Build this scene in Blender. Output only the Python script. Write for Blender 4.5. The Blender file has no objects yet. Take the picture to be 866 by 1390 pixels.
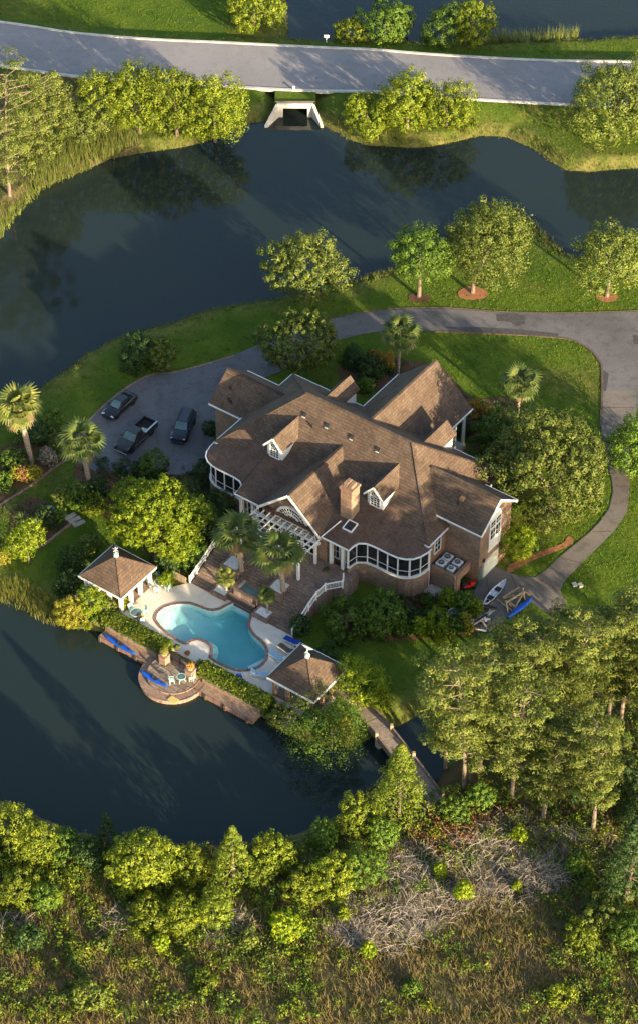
import bpy, bmesh, math, random
import numpy as np
from mathutils import Vector, Matrix
from mathutils.geometry import tessellate_polygon
random.seed(7); RNG = np.random.default_rng(11)
R = math.radians
scene = bpy.context.scene
COL = scene.collection

# ------------------------------------------------------------------ camera
PITCH = R(43.0); FPX = 3270.0; DIST = FPX / 12.4
CAM = np.array([0.0, -DIST * math.cos(PITCH), DIST * math.sin(PITCH)])
cam = bpy.data.cameras.new('camera'); cam_o = bpy.data.objects.new('camera', cam); COL.objects.link(cam_o)
cam_o.location = CAM; cam_o.rotation_euler = (math.pi / 2 - PITCH, 0, 0)
cam.sensor_fit = 'VERTICAL'; cam.sensor_height = 36.0; cam.lens = FPX / 1390 * 36.0
cam.clip_start = 1.0; cam.clip_end = 6000.0
scene.camera = cam_o
# ------------------------------------------------------------------ light
SUN_AZ = R(36.5); SUN_EL = R(12.5)
sdir = Vector((math.sin(SUN_AZ) * math.cos(SUN_EL), -math.cos(SUN_AZ) * math.cos(SUN_EL), math.sin(SUN_EL)))
sun = bpy.data.lights.new('sun', 'SUN'); sun.energy = 5.0; sun.angle = R(0.6); sun.color = (1.0, 0.80, 0.52)
sun_o = bpy.data.objects.new('sun', sun); COL.objects.link(sun_o)
sun_o.rotation_euler = (-sdir).to_track_quat('-Z', 'Y').to_euler(); sun_o.location = (120, -150, 90)
world = bpy.data.worlds.new('World'); scene.world = world; world.use_nodes = True
wn = world.node_tree; bg = wn.nodes['Background']; sky = wn.nodes.new('ShaderNodeTexSky')
sky.sky_type = 'NISHITA'; sky.sun_disc = False; sky.sun_elevation = SUN_EL
sky.sun_rotation = math.atan2(sdir.x, sdir.y); sky.air_density = 1.0; sky.dust_density = 2.0; sky.ozone_density = 1.0
wn.links.new(sky.outputs[0], bg.inputs[0]); bg.inputs[1].default_value = 0.118
scene.view_settings.view_transform = 'Standard'; scene.view_settings.look = 'None'
scene.view_settings.gamma = 1.0; scene.view_settings.exposure = 1.75

# ------------------------------------------------------------------ photo pixel -> world, estate frame -> world
FW = np.array([0, math.cos(PITCH), -math.sin(PITCH)]); UPV = np.array([0, math.sin(PITCH), math.cos(PITCH)])
def at(px, py, z=0.0):
    d = FW * FPX + np.array([1.0, 0, 0]) * (px - 433) - UPV * (py - 695)
    t = (z - CAM[2]) / d[2]
    return CAM + d * t
def pix(p):
    q = np.array(p, float) - CAM; w = q @ FW
    return 433 + FPX * q[0] / w, 695 - FPX * (q @ UPV) / w
TH = R(36)
UX, UY = math.cos(TH), -math.sin(TH)
def L(u, v, z=0.0):                       # estate axes: u along the ridge, v towards the pool
    return Vector((u * UX + v * UY, u * UY - v * UX, z))
def h(u, v, z): return (u, -v, z)         # the same inside an object turned by -TH
def solve_h(base, ty):                    # height whose top shows at photo row ty
    lo, hi = 0.0, 45.0
    for _ in range(40):
        m = (lo + hi) / 2
        if pix((base[0], base[1], base[2] + m))[1] > ty: lo = m
        else: hi = m
    return lo
def ppm(px, py, z=0): return FPX / ((at(px, py, z) - CAM) @ FW)

# ------------------------------------------------------------------ materials
M = {}
def nt(name):
    m = bpy.data.materials.new(name); m.use_nodes = True
    n = m.node_tree.nodes; return m, m.node_tree, n['Principled BSDF']
def rgba(c): return (c[0], c[1], c[2], 1)
def noise_mix(t, c1, c2, scale, coord='Object', detail=4, lo=.35, hi=.65, vec=None):
    n = t.nodes; tc = n.new('ShaderNodeTexCoord'); nz = n.new('ShaderNodeTexNoise'); nz.inputs['Scale'].default_value = scale
    nz.inputs['Detail'].default_value = detail; t.links.new(vec or tc.outputs[coord], nz.inputs['Vector'])
    mr = n.new('ShaderNodeMapRange'); mr.inputs[1].default_value = lo; mr.inputs[2].default_value = hi
    t.links.new(nz.outputs['Fac'], mr.inputs[0])
    mx = n.new('ShaderNodeMix'); mx.data_type = 'RGBA'; mx.inputs['A'].default_value = rgba(c1); mx.inputs['B'].default_value = rgba(c2)
    t.links.new(mr.outputs[0], mx.inputs['Factor']); return mx.outputs['Result'], nz.outputs['Fac']
def simple(name, c1, c2=None, scale=2.0, rough=.75, bump=0.0, bscale=None, spec=.3, metal=0, coord='Object'):
    m, t, b = nt(name); c2 = c2 or tuple(x * .75 for x in c1)
    o, f = noise_mix(t, c1, c2, scale, coord); t.links.new(o, b.inputs['Base Color'])
    b.inputs['Roughness'].default_value = rough; b.inputs['Specular IOR Level'].default_value = spec; b.inputs['Metallic'].default_value = metal
    if bump:
        nz = t.nodes.new('ShaderNodeTexNoise'); nz.inputs['Scale'].default_value = bscale or scale * 4; nz.inputs['Detail'].default_value = 6
        tc = t.nodes.new('ShaderNodeTexCoord'); t.links.new(tc.outputs[coord], nz.inputs['Vector'])
        bp = t.nodes.new('ShaderNodeBump'); bp.inputs['Strength'].default_value = .8; bp.inputs['Distance'].default_value = bump
        t.links.new(nz.outputs['Fac'], bp.inputs['Height']); t.links.new(bp.outputs[0], b.inputs['Normal'])
    M[name] = m; return m
def coursed(name, c1, c2, mortar, bw, bh, zs=1.0, rough=.85, bump=.01, flat=False, patch=None):
    """bricks, pavers or shingle courses: brick texture on (x+y, z) for walls and roofs, on (x, y) for paving"""
    m, t, b = nt(name); n = t.nodes; l = t.links
    tc = n.new('ShaderNodeTexCoord'); sp = n.new('ShaderNodeSeparateXYZ'); l.new(tc.outputs['Object'], sp.inputs[0])
    cb = n.new('ShaderNodeCombineXYZ')
    if flat: l.new(sp.outputs[0], cb.inputs[0]); l.new(sp.outputs[1], cb.inputs[1])
    else:
        ad = n.new('ShaderNodeMath'); l.new(sp.outputs[0], ad.inputs[0]); l.new(sp.outputs[1], ad.inputs[1])
        mu = n.new('ShaderNodeMath'); mu.operation = 'MULTIPLY'; mu.inputs[1].default_value = zs; l.new(sp.outputs[2], mu.inputs[0])
        l.new(ad.outputs[0], cb.inputs[0]); l.new(mu.outputs[0], cb.inputs[1])
    br = n.new('ShaderNodeTexBrick'); l.new(cb.outputs[0], br.inputs['Vector'])
    br.inputs['Color1'].default_value = rgba(c1); br.inputs['Color2'].default_value = rgba(c2); br.inputs['Mortar'].default_value = rgba(mortar)
    br.inputs['Scale'].default_value = 1; br.inputs['Brick Width'].default_value = bw; br.inputs['Row Height'].default_value = bh
    br.inputs['Mortar Size'].default_value = bh * .06; br.inputs['Bias'].default_value = -.1
    o, f = noise_mix(t, (1, 1, 1), patch or (.72, .70, .70), .55, detail=6)
    o2, f2 = noise_mix(t, (1.1, 1.1, 1.1), (.78, .78, .80), 5.0, detail=4)
    mx = n.new('ShaderNodeMix'); mx.data_type = 'RGBA'; mx.blend_type = 'MULTIPLY'; mx.inputs['Factor'].default_value = 1
    l.new(br.outputs['Color'], mx.inputs['A']); l.new(o, mx.inputs['B'])
    my = n.new('ShaderNodeMix'); my.data_type = 'RGBA'; my.blend_type = 'MULTIPLY'; my.inputs['Factor'].default_value = 1
    l.new(mx.outputs['Result'], my.inputs['A']); l.new(o2, my.inputs['B'])
    l.new(my.outputs['Result'], b.inputs['Base Color']); b.inputs['Roughness'].default_value = rough; b.inputs['Specular IOR Level'].default_value = .25
    bp = n.new('ShaderNodeBump'); bp.inputs['Distance'].default_value = bump; bp.inputs['Strength'].default_value = .7
    l.new(br.outputs['Fac'], bp.inputs['Height']); bp.invert = True; l.new(bp.outputs[0], b.inputs['Normal'])
    M[name] = m; return m
def foliage(name, c1, c2, transl=.24, rough=.55):
    m, t, b = nt(name); n = t.nodes; l = t.links
    geo = n.new('ShaderNodeNewGeometry'); oi = n.new('ShaderNodeObjectInfo')
    mx = n.new('ShaderNodeMix'); mx.data_type = 'RGBA'; mx.inputs['A'].default_value = rgba(c1); mx.inputs['B'].default_value = rgba(c2)
    nz = n.new('ShaderNodeTexNoise'); nz.inputs['Scale'].default_value = 1.15; nz.inputs['Detail'].default_value = 4
    l.new(geo.outputs['Position'], nz.inputs['Vector'])
    a = n.new('ShaderNodeMath'); a.operation = 'MULTIPLY_ADD'; a.inputs[1].default_value = .55; l.new(geo.outputs['Random Per Island'], a.inputs[0])
    s = n.new('ShaderNodeMath'); s.operation = 'MULTIPLY_ADD'; s.inputs[1].default_value = 2.4; s.inputs[2].default_value = -.95
    l.new(nz.outputs['Fac'], s.inputs[0]); l.new(s.outputs[0], a.inputs[2]); a.use_clamp = True
    l.new(a.outputs[0], mx.inputs['Factor'])
    hs = n.new('ShaderNodeHueSaturation'); l.new(mx.outputs['Result'], hs.inputs['Color'])
    mr = n.new('ShaderNodeMapRange'); mr.inputs[3].default_value = .8; mr.inputs[4].default_value = 1.2; l.new(oi.outputs['Random'], mr.inputs[0]); l.new(mr.outputs[0], hs.inputs['Value'])
    l.new(hs.outputs[0], b.inputs['Base Color']); b.inputs['Roughness'].default_value = rough; b.inputs['Specular IOR Level'].default_value = .25
    tr = n.new('ShaderNodeBsdfTranslucent'); l.new(hs.outputs[0], tr.inputs['Color'])
    ms = n.new('ShaderNodeMixShader'); ms.inputs[0].default_value = transl
    l.new(b.outputs[0], ms.inputs[1]); l.new(tr.outputs[0], ms.inputs[2]); l.new(ms.outputs[0], n['Material Output'].inputs['Surface'])
    M[name] = m; return m

foliage('leaf_oak', (0.04, 0.074, 0.012), (0.178, 0.212, 0.036))
foliage('leaf_myrtle', (0.04, 0.08, 0.006), (0.218, 0.258, 0.016))
foliage('leaf_bright', (.070,.140,.008), (.300,.365,.018), .4)
foliage('leaf_dark', (.025, .055, .014), (.055, .100, .024))
foliage('leaf_green', (0.032, 0.08, 0.01), (0.13, 0.205, 0.022))
foliage('leaf_pine', (0.05, 0.09, 0.013), (0.205, 0.228, 0.042), .25)
foliage('leaf_cedar', (0.05, 0.098, 0.008), (0.195, 0.24, 0.02), .25)
foliage('leaf_palm', (.050, .090, .020), (.130, .160, .040), .3)
foliage('leaf_palm_gold', (.105,.150,.032), (.245,.255,.062), .3)
foliage('leaf_palm_dry', (.230, .170, .090), (.180, .150, .070), .3)
foliage('leaf_yellow', (.200, .210, .020), (.330, .300, .030), .3)
foliage('leaf_red', (.220, .090, .045), (.300, .170, .060), .3)
foliage('leaf_grey', (.150, .130, .100), (.220, .195, .150), .1)
foliage('leaf_orange', (.330, .190, .020), (.250, .170, .030), .2)
foliage('flower_orange', (.60, .25, .04), (.65, .42, .06), .2)
foliage('grass_lawn', (.066, .130, .011), (.135, .200, .016), .3)
foliage('grass_reed', (.110, .150, .028), (.200, .220, .055), .3)
foliage('grass_bank', (.110, .135, .025), (.190, .190, .050), .3)
foliage('grass_marsh', (.170, .135, .055), (.290, .235, .095), .25)
foliage('grass_olive', (.085, .095, .022), (.140, .140, .040), .25)
simple('bark', (.20, .15, .11), (.11, .085, .065), 3, .9, .03)
simple('bark_pine', (.21, .165, .125), (.12, .095, .075), 3, .9, .03)
simple('bark_palm', (.36, .29, .22), (.20, .155, .12), 6, .9, .04)
simple('deadwood', (.42, .37, .32), (.26, .225, .19), 4, .9, .01)
simple('concrete', (.42, .39, .35), (.30, .28, .25), 1.2, .85, .005)
simple('kerb_concrete', (.56, .53, .48), (.42, .40, .36), .8, .85, .004)
simple('white_paint', (.78, .77, .74), (.70, .69, .66), 3, .5)
simple('garage_paint', (.62, .66, .60), (.55, .59, .54), 2, .5)
simple('deck_stone', (.69, .63, .55), (.58, .53, .46), .7, .85, .004)
simple('gravel_white', (.78, .80, .80), (.50, .52, .53), 9, .9, .05, 14)
simple('mulch', (.13, .065, .035), (.075, .040, .025), 4, .95, .04)
simple('pine_straw', (.34, .15, .07), (.24, .10, .05), 3, .95, .03)
simple('dark_glass', (.020, .024, .028), (.012, .014, .017), 1.5, .06, spec=.6)
simple('teal_glass', (.10, .17, .18), (.06, .11, .12), 1.5, .08, spec=.6)
simple('black_paint', (.012, .013, .018), (.010, .011, .014), 1, .18, spec=.6)
simple('navy_paint', (.012, .017, .034), (.010, .014, .026), 1, .18, spec=.6)
simple('charcoal_paint', (.022, .022, .024), (.017, .017, .019), 1, .2, spec=.6)
simple('tyre', (.018, .018, .018), (.012, .012, .012), 6, .85)
simple('chrome', (.55, .55, .56), (.45, .45, .46), 3, .25, metal=1)
simple('lamp_glass', (.55, .56, .55), (.45, .46, .45), 8, .12, spec=.6)
simple('red_lamp', (.35, .015, .012), (.25, .01, .01), 5, .2)
simple('blue_plastic', (.008, .085, .46), (.006, .060, .36), 1.2, .32)
simple('pale_blue_fabric', (.36, .50, .62), (.28, .42, .54), 3, .8)
simple('blue_fabric', (.012, .050, .34), (.010, .038, .26), 3, .8)
simple('white_plastic', (.66, .70, .76), (.56, .60, .66), 2, .35)
simple('mint_metal', (.42, .60, .56), (.34, .50, .46), 3, .5)
simple('bare_wood', (.40, .32, .20), (.28, .21, .13), 2.5, .8, .004)
simple('board_grey', (.30, .245, .20), (.20, .165, .135), 2.5, .85, .004)
simple('board_brown', (.22, .165, .13), (.14, .105, .085), 2.5, .85, .004)
simple('dark_wood', (.13, .095, .07), (.08, .06, .045), 3, .8, .004)
simple('grey_metal', (.40, .42, .42), (.30, .32, .32), 3, .5)
simple('dark_metal', (.03, .032, .034), (.022, .023, .024), 3, .5)
simple('terracotta', (.42, .22, .11), (.33, .17, .09), 3, .8)
simple('yellow_board', (.55, .42, .14), (.46, .34, .11), 3, .8)
simple('red_paint', (.40, .012, .015), (.30, .01, .012), 3, .4)
simple('patina', (.30, .48, .42), (.22, .36, .32), 4, .6)
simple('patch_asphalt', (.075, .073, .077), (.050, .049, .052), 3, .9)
coursed('brick_wall', (.36, .235, .155), (.27, .165, .105), (.40, .33, .26), .46, .15)
coursed('shingle', (.144, .100, .069), (.098, .069, .050), (.060, .043, .033), .5, .26, 1.3, .9, .012)
coursed('shingle_flat', (.130, .086, .062), (.092, .062, .047), (.11, .06, .04), .36, .07, 1.3, .9, .01)
coursed('terrace_brick', (.31, .225, .175), (.195, .145, .118), (.09, .07, .06), .42, .2, flat=True, bump=.02)
coursed('dock_brick', (.35, .235, .165), (.21, .140, .100), (.40, .34, .27), .35, .18, flat=True, bump=.02)
coursed('coping_brick', (.30, .17, .125), (.20, .115, .09), (.36, .31, .27), .3, .3, flat=True)
coursed('flag_stone', (.40, .33, .25), (.22, .16, .12), (.13, .10, .08), .9, .6, flat=True, bump=.03)
# asphalt and concrete drives with broad wear
def paving(name, c1, c2, c3):
    m, t, b = nt(name)
    o, f = noise_mix(t, c1, c2, .16, detail=8); o2, f2 = noise_mix(t, (1.06, 1.06, 1.06), (.84, .84, .86), 5.0, detail=6)
    o3, f3 = noise_mix(t, (1, 1, 1), c3, .9, detail=9, lo=.52, hi=.62)
    a = t.nodes.new('ShaderNodeMix'); a.data_type = 'RGBA'; a.blend_type = 'MULTIPLY'; a.inputs['Factor'].default_value = 1
    t.links.new(o, a.inputs['A']); t.links.new(o2, a.inputs['B'])
    c = t.nodes.new('ShaderNodeMix'); c.data_type = 'RGBA'; c.blend_type = 'MULTIPLY'; c.inputs['Factor'].default_value = .6
    t.links.new(a.outputs['Result'], c.inputs['A']); t.links.new(o3, c.inputs['B']); t.links.new(c.outputs['Result'], b.inputs['Base Color'])
    b.inputs['Roughness'].default_value = .85; b.inputs['Specular IOR Level'].default_value = .25; M[name] = m
paving('road_asphalt', (.265, .250, .252), (.225, .215, .218), (.85, .85, .85))
paving('drive_asphalt', (.150, .145, .150), (.105, .102, .108), (.7, .7, .72))
paving('drive_concrete', (.180, .160, .142), (.125, .112, .100), (.72, .70, .68))
# lagoon: dark turbid water
m, t, b = nt('lagoon_water'); M['lagoon_water'] = m
o, f = noise_mix(t, (.013, .022, .021), (.015, .024, .021), .05, 'Object', 3); t.links.new(o, b.inputs['Base Color'])
nr = t.nodes.new('ShaderNodeTexNoise'); nr.inputs['Scale'].default_value = .045; nr.inputs['Detail'].default_value = 5; mr_ = t.nodes.new('ShaderNodeMapRange'); mr_.inputs[1].default_value = .4; mr_.inputs[2].default_value = .62; mr_.inputs[3].default_value = .03; mr_.inputs[4].default_value = .085; t.links.new(nr.outputs['Fac'], mr_.inputs[0]); t.links.new(mr_.outputs[0], b.inputs['Roughness']); b.inputs['IOR'].default_value = 1.33; b.inputs['Specular IOR Level'].default_value = .5
nz = t.nodes.new('ShaderNodeTexNoise'); nz.inputs['Scale'].default_value = 1.1; nz.inputs['Detail'].default_value = 3
tc = t.nodes.new('ShaderNodeTexCoord'); t.links.new(tc.outputs['Object'], nz.inputs['Vector'])
bp = t.nodes.new('ShaderNodeBump'); bp.inputs['Distance'].default_value = .03; bp.inputs['Strength'].default_value = .35
t.links.new(nz.outputs['Fac'], bp.inputs['Height']); t.links.new(bp.outputs[0], b.inputs['Normal'])
# pool water: clear surface over an absorbing volume
m, t, b = nt('pool_water'); M['pool_water'] = m; n = t.nodes
tp = n.new('ShaderNodeBsdfTransparent'); gl = n.new('ShaderNodeBsdfGlossy'); gl.inputs['Roughness'].default_value = .05
fr = n.new('ShaderNodeFresnel'); fr.inputs['IOR'].default_value = 1.33; ms = n.new('ShaderNodeMixShader')
bk = n.new('ShaderNodeNewGeometry'); sb_ = n.new('ShaderNodeMath'); sb_.operation = 'SUBTRACT'; sb_.use_clamp = True; t.links.new(fr.outputs[0], sb_.inputs[0]); t.links.new(bk.outputs['Backfacing'], sb_.inputs[1]); t.links.new(sb_.outputs[0], ms.inputs[0]); t.links.new(tp.outputs[0], ms.inputs[1]); t.links.new(gl.outputs[0], ms.inputs[2])
t.links.new(ms.outputs[0], n['Material Output'].inputs['Surface'])
va = n.new('ShaderNodeVolumeAbsorption'); va.inputs['Color'].default_value = (.05, .68, .76, 1); va.inputs['Density'].default_value = .36
t.links.new(va.outputs[0], n['Material Output'].inputs['Volume'])
nz = n.new('ShaderNodeTexNoise'); nz.inputs['Scale'].default_value = 2.2; tc = n.new('ShaderNodeTexCoord'); t.links.new(tc.outputs['Object'], nz.inputs['Vector'])
bp = n.new('ShaderNodeBump'); bp.inputs['Distance'].default_value = .03; bp.inputs['Strength'].default_value = .4
t.links.new(nz.outputs['Fac'], bp.inputs['Height']); t.links.new(bp.outputs[0], gl.inputs['Normal'])
simple('pool_plaster', (.62, .74, .71), (.56, .68, .66), .8, .8)

# ------------------------------------------------------------------ mesh and object helpers
class MB:
    def __init__(s): s.v = []; s.f = []
    def add(s, vs, fs):
        o = len(s.v); s.v += [tuple(p) for p in vs]; s.f += [tuple(i + o for i in f) for f in fs]; return s
    def box(s, c, d, rz=0.0, rx=0.0, ry=0.0):
        m = Matrix.Rotation(rz, 3, 'Z') @ Matrix.Rotation(ry, 3, 'Y') @ Matrix.Rotation(rx, 3, 'X')
        vs = [Vector(c) + m @ Vector((x * d[0] / 2, y * d[1] / 2, z * d[2] / 2)) for z in (-1, 1) for y in (-1, 1) for x in (-1, 1)]
        return s.add(vs, [(0, 2, 3, 1), (4, 5, 7, 6), (0, 1, 5, 4), (2, 6, 7, 3), (0, 4, 6, 2), (1, 3, 7, 5)])
    def bar(s, a, b, w, hgt, up=(0, 0, 1)):
        a = Vector(a); b = Vector(b); d = (b - a).normalized(); x = d.cross(Vector(up))
        if x.length < 1e-4: x = d.cross(Vector((1, 0, 0)))
        x.normalize(); y = x.cross(d)
        vs = [p + x * i * w / 2 + y * j * hgt / 2 for p in (a, b) for i, j in ((-1, -1), (1, -1), (1, 1), (-1, 1))]
        return s.add(vs, [(0, 1, 2, 3), (7, 6, 5, 4), (0, 4, 5, 1), (1, 5, 6, 2), (2, 6, 7, 3), (3, 7, 4, 0)])
    def tube(s, pts, rad, n=8):
        rings = []; pts = [Vector(p) for p in pts]
        for i, p in enumerate(pts):
            d = (pts[min(i + 1, len(pts) - 1)] - pts[max(i - 1, 0)]).normalized()
            x = d.cross(Vector((0.13, 1, 0.07))).normalized(); y = d.cross(x)
            r = rad[i] if hasattr(rad, '__len__') else rad
            rings.append([p + (x * math.cos(2 * math.pi * k / n) + y * math.sin(2 * math.pi * k / n)) * r for k in range(n)])
        return s.loft(rings)
    def loft(s, rings, cap=True, closed=True):
        n = len(rings[0]); vs = [p for r in rings for p in r]; fs = []
        for i in range(len(rings) - 1):
            for k in range(n if closed else n - 1):
                a, b = i * n + k, i * n + (k + 1) % n; fs.append((a, b, b + n, a + n))
        if cap: fs.append(tuple(range(n - 1, -1, -1))); fs.append(tuple(range((len(rings) - 1) * n, len(rings) * n)))
        return s.add(vs, fs)
    def prism(s, poly, z0, z1):
        n = len(poly); vs = [(p[0], p[1], z0) for p in poly] + [(p[0], p[1], z1) for p in poly]
        return s.add(vs, [tuple(range(n - 1, -1, -1)), tuple(range(n, 2 * n))] + [(i, (i + 1) % n, (i + 1) % n + n, i + n) for i in range(n)])
    def lathe(s, prof, n=14, c=(0, 0, 0)):
        return s.loft([[(c[0] + r * math.cos(2 * math.pi * k / n), c[1] + r * math.sin(2 * math.pi * k / n), c[2] + z) for k in range(n)] for r, z in prof])
    def build(s, name, mat, parent=None, smooth=False, bevel=0):
        me = bpy.data.meshes.new(name); me.from_pydata(s.v, [], s.f); me.update()
        bm = bmesh.new(); bm.from_mesh(me); bmesh.ops.recalc_face_normals(bm, faces=bm.faces)
        if bevel: bmesh.ops.bevel(bm, geom=list(bm.edges), offset=bevel, segments=1, affect='EDGES')
        bm.to_mesh(me); bm.free()
        if smooth: me.polygons.foreach_set('use_smooth', [True] * len(me.polygons))
        me.materials.append(M[mat]); o = bpy.data.objects.new(name, me); COL.objects.link(o)
        if parent is not None: o.parent = parent
        return o
def thing(name, label, cat, loc=(0, 0, 0), rz=0.0, group=None):
    o = bpy.data.objects.new(name, None); COL.objects.link(o); o.location = loc; o.rotation_euler = (0, 0, rz)
    o.empty_display_size = .5; o['label'] = label; o['category'] = cat
    if group: o['group'] = group
    return o
def tag(o, label, cat, group=None):
    o['label'] = label; o['category'] = cat
    if group: o['group'] = group
    return o
def kids(o): return [c for c in COL.objects if c.parent == o]
def dup(o, loc, rz, label, group=None):
    r = o.copy(); COL.objects.link(r); r.location = loc; r.rotation_euler = (0, 0, rz); r['label'] = label
    if group: r['group'] = group
    for ch in list(o.children):
        c = ch.copy(); COL.objects.link(c); c.parent = r
        for g in list(ch.children):
            d = g.copy(); COL.objects.link(d); d.parent = c
    return r
def quick_mesh(name, V, F, mat, parent=None, kind=None):     # V (n,3), F (m,4) numpy
    me = bpy.data.meshes.new(name); nv, nf, k = len(V), len(F), F.shape[1]
    me.vertices.add(nv); me.vertices.foreach_set('co', np.ascontiguousarray(V, dtype=np.float32).ravel())
    me.loops.add(nf * k); me.loops.foreach_set('vertex_index', np.ascontiguousarray(F, dtype=np.int32).ravel())
    me.polygons.add(nf); me.polygons.foreach_set('loop_start', np.arange(0, nf * k, k, dtype=np.int32))
    me.update(calc_edges=True); me.materials.append(M[mat])
    o = bpy.data.objects.new(name, me); COL.objects.link(o)
    if parent is not None: o.parent = parent
    if kind: o['kind'] = kind
    return o
def structure(o): o['kind'] = 'structure'; return o
def sheet(name, loops, z, mat, kind='structure'):            # flat filled polygon (with holes), world xy
    L3 = [[Vector((p[0], p[1], 0)) for p in lp] for lp in loops]; tris = tessellate_polygon(L3)
    V = [(p.x, p.y, z) for lp in L3 for p in lp]
    mb = MB(); mb.v = V; mb.f = [tuple(t) for t in tris]; o = mb.build(name, mat)
    if o.data.polygons[0].normal.z < 0: o.data.flip_normals()
    if kind: o['kind'] = kind
    return o
def pxpoly(pts, z=0.0): return [tuple(at(x, y, z)[:2]) for x, y in pts]
def smooth_poly(pts, k=5, closed=True):                      # Catmull-Rom through the points
    P = [np.array(p, float) for p in pts]; n = len(P); out = []
    for i in range(n if closed else n - 1):
        g = lambda j: P[j % n] if closed else P[min(max(j, 0), n - 1)]
        a, b, c, d = g(i - 1), g(i), g(i + 1), g(i + 2)
        for q in range(k):
            t = q / k; out.append(tuple(.5 * (2 * b + (c - a) * t + (2 * a - 5 * b + 4 * c - d) * t * t + (3 * b - a - 3 * c + d) * t ** 3)))
    if not closed: out.append(tuple(P[-1]))
    return out
def inside(poly, X):                                          # X (n,2)
    p = np.array(poly, float); r = np.zeros(len(X), bool); x, y = X[:, 0], X[:, 1]
    for i in range(len(p)):
        x1, y1 = p[i]; x2, y2 = p[i - 1]
        if y1 == y2: continue
        c = ((y1 > y) != (y2 > y)) & (x < (x2 - x1) * (y - y1) / (y2 - y1) + x1); r ^= c
    return r
def sdf(poly, X):                                             # positive outside
    p = np.array(poly, float); best = np.full(len(X), 1e9)
    for i in range(len(p)):
        a = p[i - 1]; d = p[i] - a; ll = d @ d + 1e-9
        t = np.clip(((X - a) @ d) / ll, 0, 1); q = X - a - t[:, None] * d; best = np.minimum(best, (q * q).sum(1))
    best = np.sqrt(best); return np.where(inside(poly, X), -best, best)
def wob(X, s, seed=0):
    x, y = X[:, 0] * s + seed, X[:, 1] * s - seed * 1.7
    return (np.sin(x * 1.0 + 1.3 * np.sin(y * .9)) + np.sin(y * 1.7 + 1.1 * np.sin(x * 1.3 + 2)) + .6 * np.sin(2.9 * x + 2.1 * y) + .5 * np.sin(4.7 * y - 3.3 * x)) / 3.1

# ------------------------------------------------------------------ terrain
WZ = -1.0
def W(pts): return pxpoly(pts, WZ)
LAG_UP = W([(-260, 345), (-60, 335), (0, 318), (12, 295), (30, 275), (60, 252), (100, 238), (150, 216), (190, 208), (250, 200), (300, 186), (330, 168), (358, 165), (378, 160),
    (386, 118), (418, 118), (422, 160), (430, 166), (450, 176), (470, 188), (500, 197), (540, 200), (580, 200), (620, 192), (650, 184), (690, 187), (720, 200), (745, 218), (765, 231), (800, 233),
    (866, 228), (960, 224), (1060, 226), (1060, 326), (960, 330), (866, 338), (830, 348), (790, 352), (763, 345), (745, 330), (726, 308), (705, 294), (686, 286), (660, 284), (630, 300),
    (600, 330), (560, 362), (535, 368), (505, 376), (470, 388), (430, 400), (390, 404), (350, 410), (290, 420), (230, 440), (190, 450), (150, 464), (120, 480), (95, 500), (65, 520), (40, 540),
    (10, 560), (-40, 590), (-200, 660), (-330, 600)])
dl, dr = L(-7.9, 27.05), L(12.6, 27.05)
LAG_LO = W([(-330, 740), (-60, 788), (0, 806), (40, 822), (72, 842), (100, 852)]) + [(dl.x - .3, dl.y), (dl.x, dl.y), (dr.x, dr.y)] + W([(366, 980), (380, 990), (400, 1002), (430, 1012), (470, 1015),
    (500, 1005), (515, 988), (537, 988), (560, 975), (590, 955), (640, 925), (700, 893), (780, 868), (870, 850), (1000, 820), (1200, 770), (1200, 830), (1000, 880), (880, 905), (800, 920), (760, 935), (700, 970), (650, 1000), (615, 1025),
    (600, 1050), (590, 1072), (570, 1078), (545, 1065), (520, 1062), (490, 1080), (460, 1105), (430, 1120), (400, 1133), (360, 1142), (320, 1146), (260, 1150), (200, 1145), (150, 1138), (100, 1128),
    (60, 1112), (20, 1096), (-20, 1080), (-200, 1050), (-400, 1020)])
POND = W([(388, -220), (386, -60), (388, 0), (391, 54), (440, 57), (500, 57), (560, 59), (620, 61), (680, 59), (740, 57), (790, 55), (866, 51), (960, 44), (1150, 36), (1200, -220)])
RZ = 1.0
road_up = pxpoly([(-420, -10), (-200, 12), (-60, 24), (0, 31), (50, 38), (102, 46), (203, 54.5), (305, 59), (440, 66), (505, 68.5), (591, 75.5), (732, 83), (866, 85), (960, 86), (1200, 84)], RZ)
road_lo = pxpoly([(-420, 55), (-200, 72), (-60, 82), (0, 88), (76, 99), (152, 107), (320, 117), (422, 122), (526, 124), (641, 133.5), (772, 141), (866, 146), (960, 148), (1200, 146)], RZ)
def resample(pts, n):
    P = np.array(pts, float); s = np.r_[0, np.cumsum(np.linalg.norm(np.diff(P, axis=0), axis=1))]; t = np.linspace(0, s[-1], n)
    return [(float(a), float(b)) for a, b in zip(np.interp(t, s, P[:, 0]), np.interp(t, s, P[:, 1]))]
road_up = resample(smooth_poly(road_up, 4, False), 60); road_lo = resample(smooth_poly(road_lo, 4, False), 60)
ROAD = road_up + road_lo[::-1]
pool_px = [(211.8, 842), (213, 835), (218, 829), (226, 824), (242, 820), (257, 819.8), (268, 823), (281, 828), (291, 829), (300, 827)]
pool_px2 = [(338.5, 841), (337, 851), (344, 862.5), (355, 872), (361.5, 883), (361, 894), (354, 903), (342, 908.5), (326, 910), (309.5, 905.5), (296, 899), (286.5, 893)]
pool_px3 = [(289, 886), (288, 878), (281, 871.5), (270, 868), (260, 869.5), (253, 874)]
pool_px4 = [(243, 869.5), (230, 861), (217.6, 850)]
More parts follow.
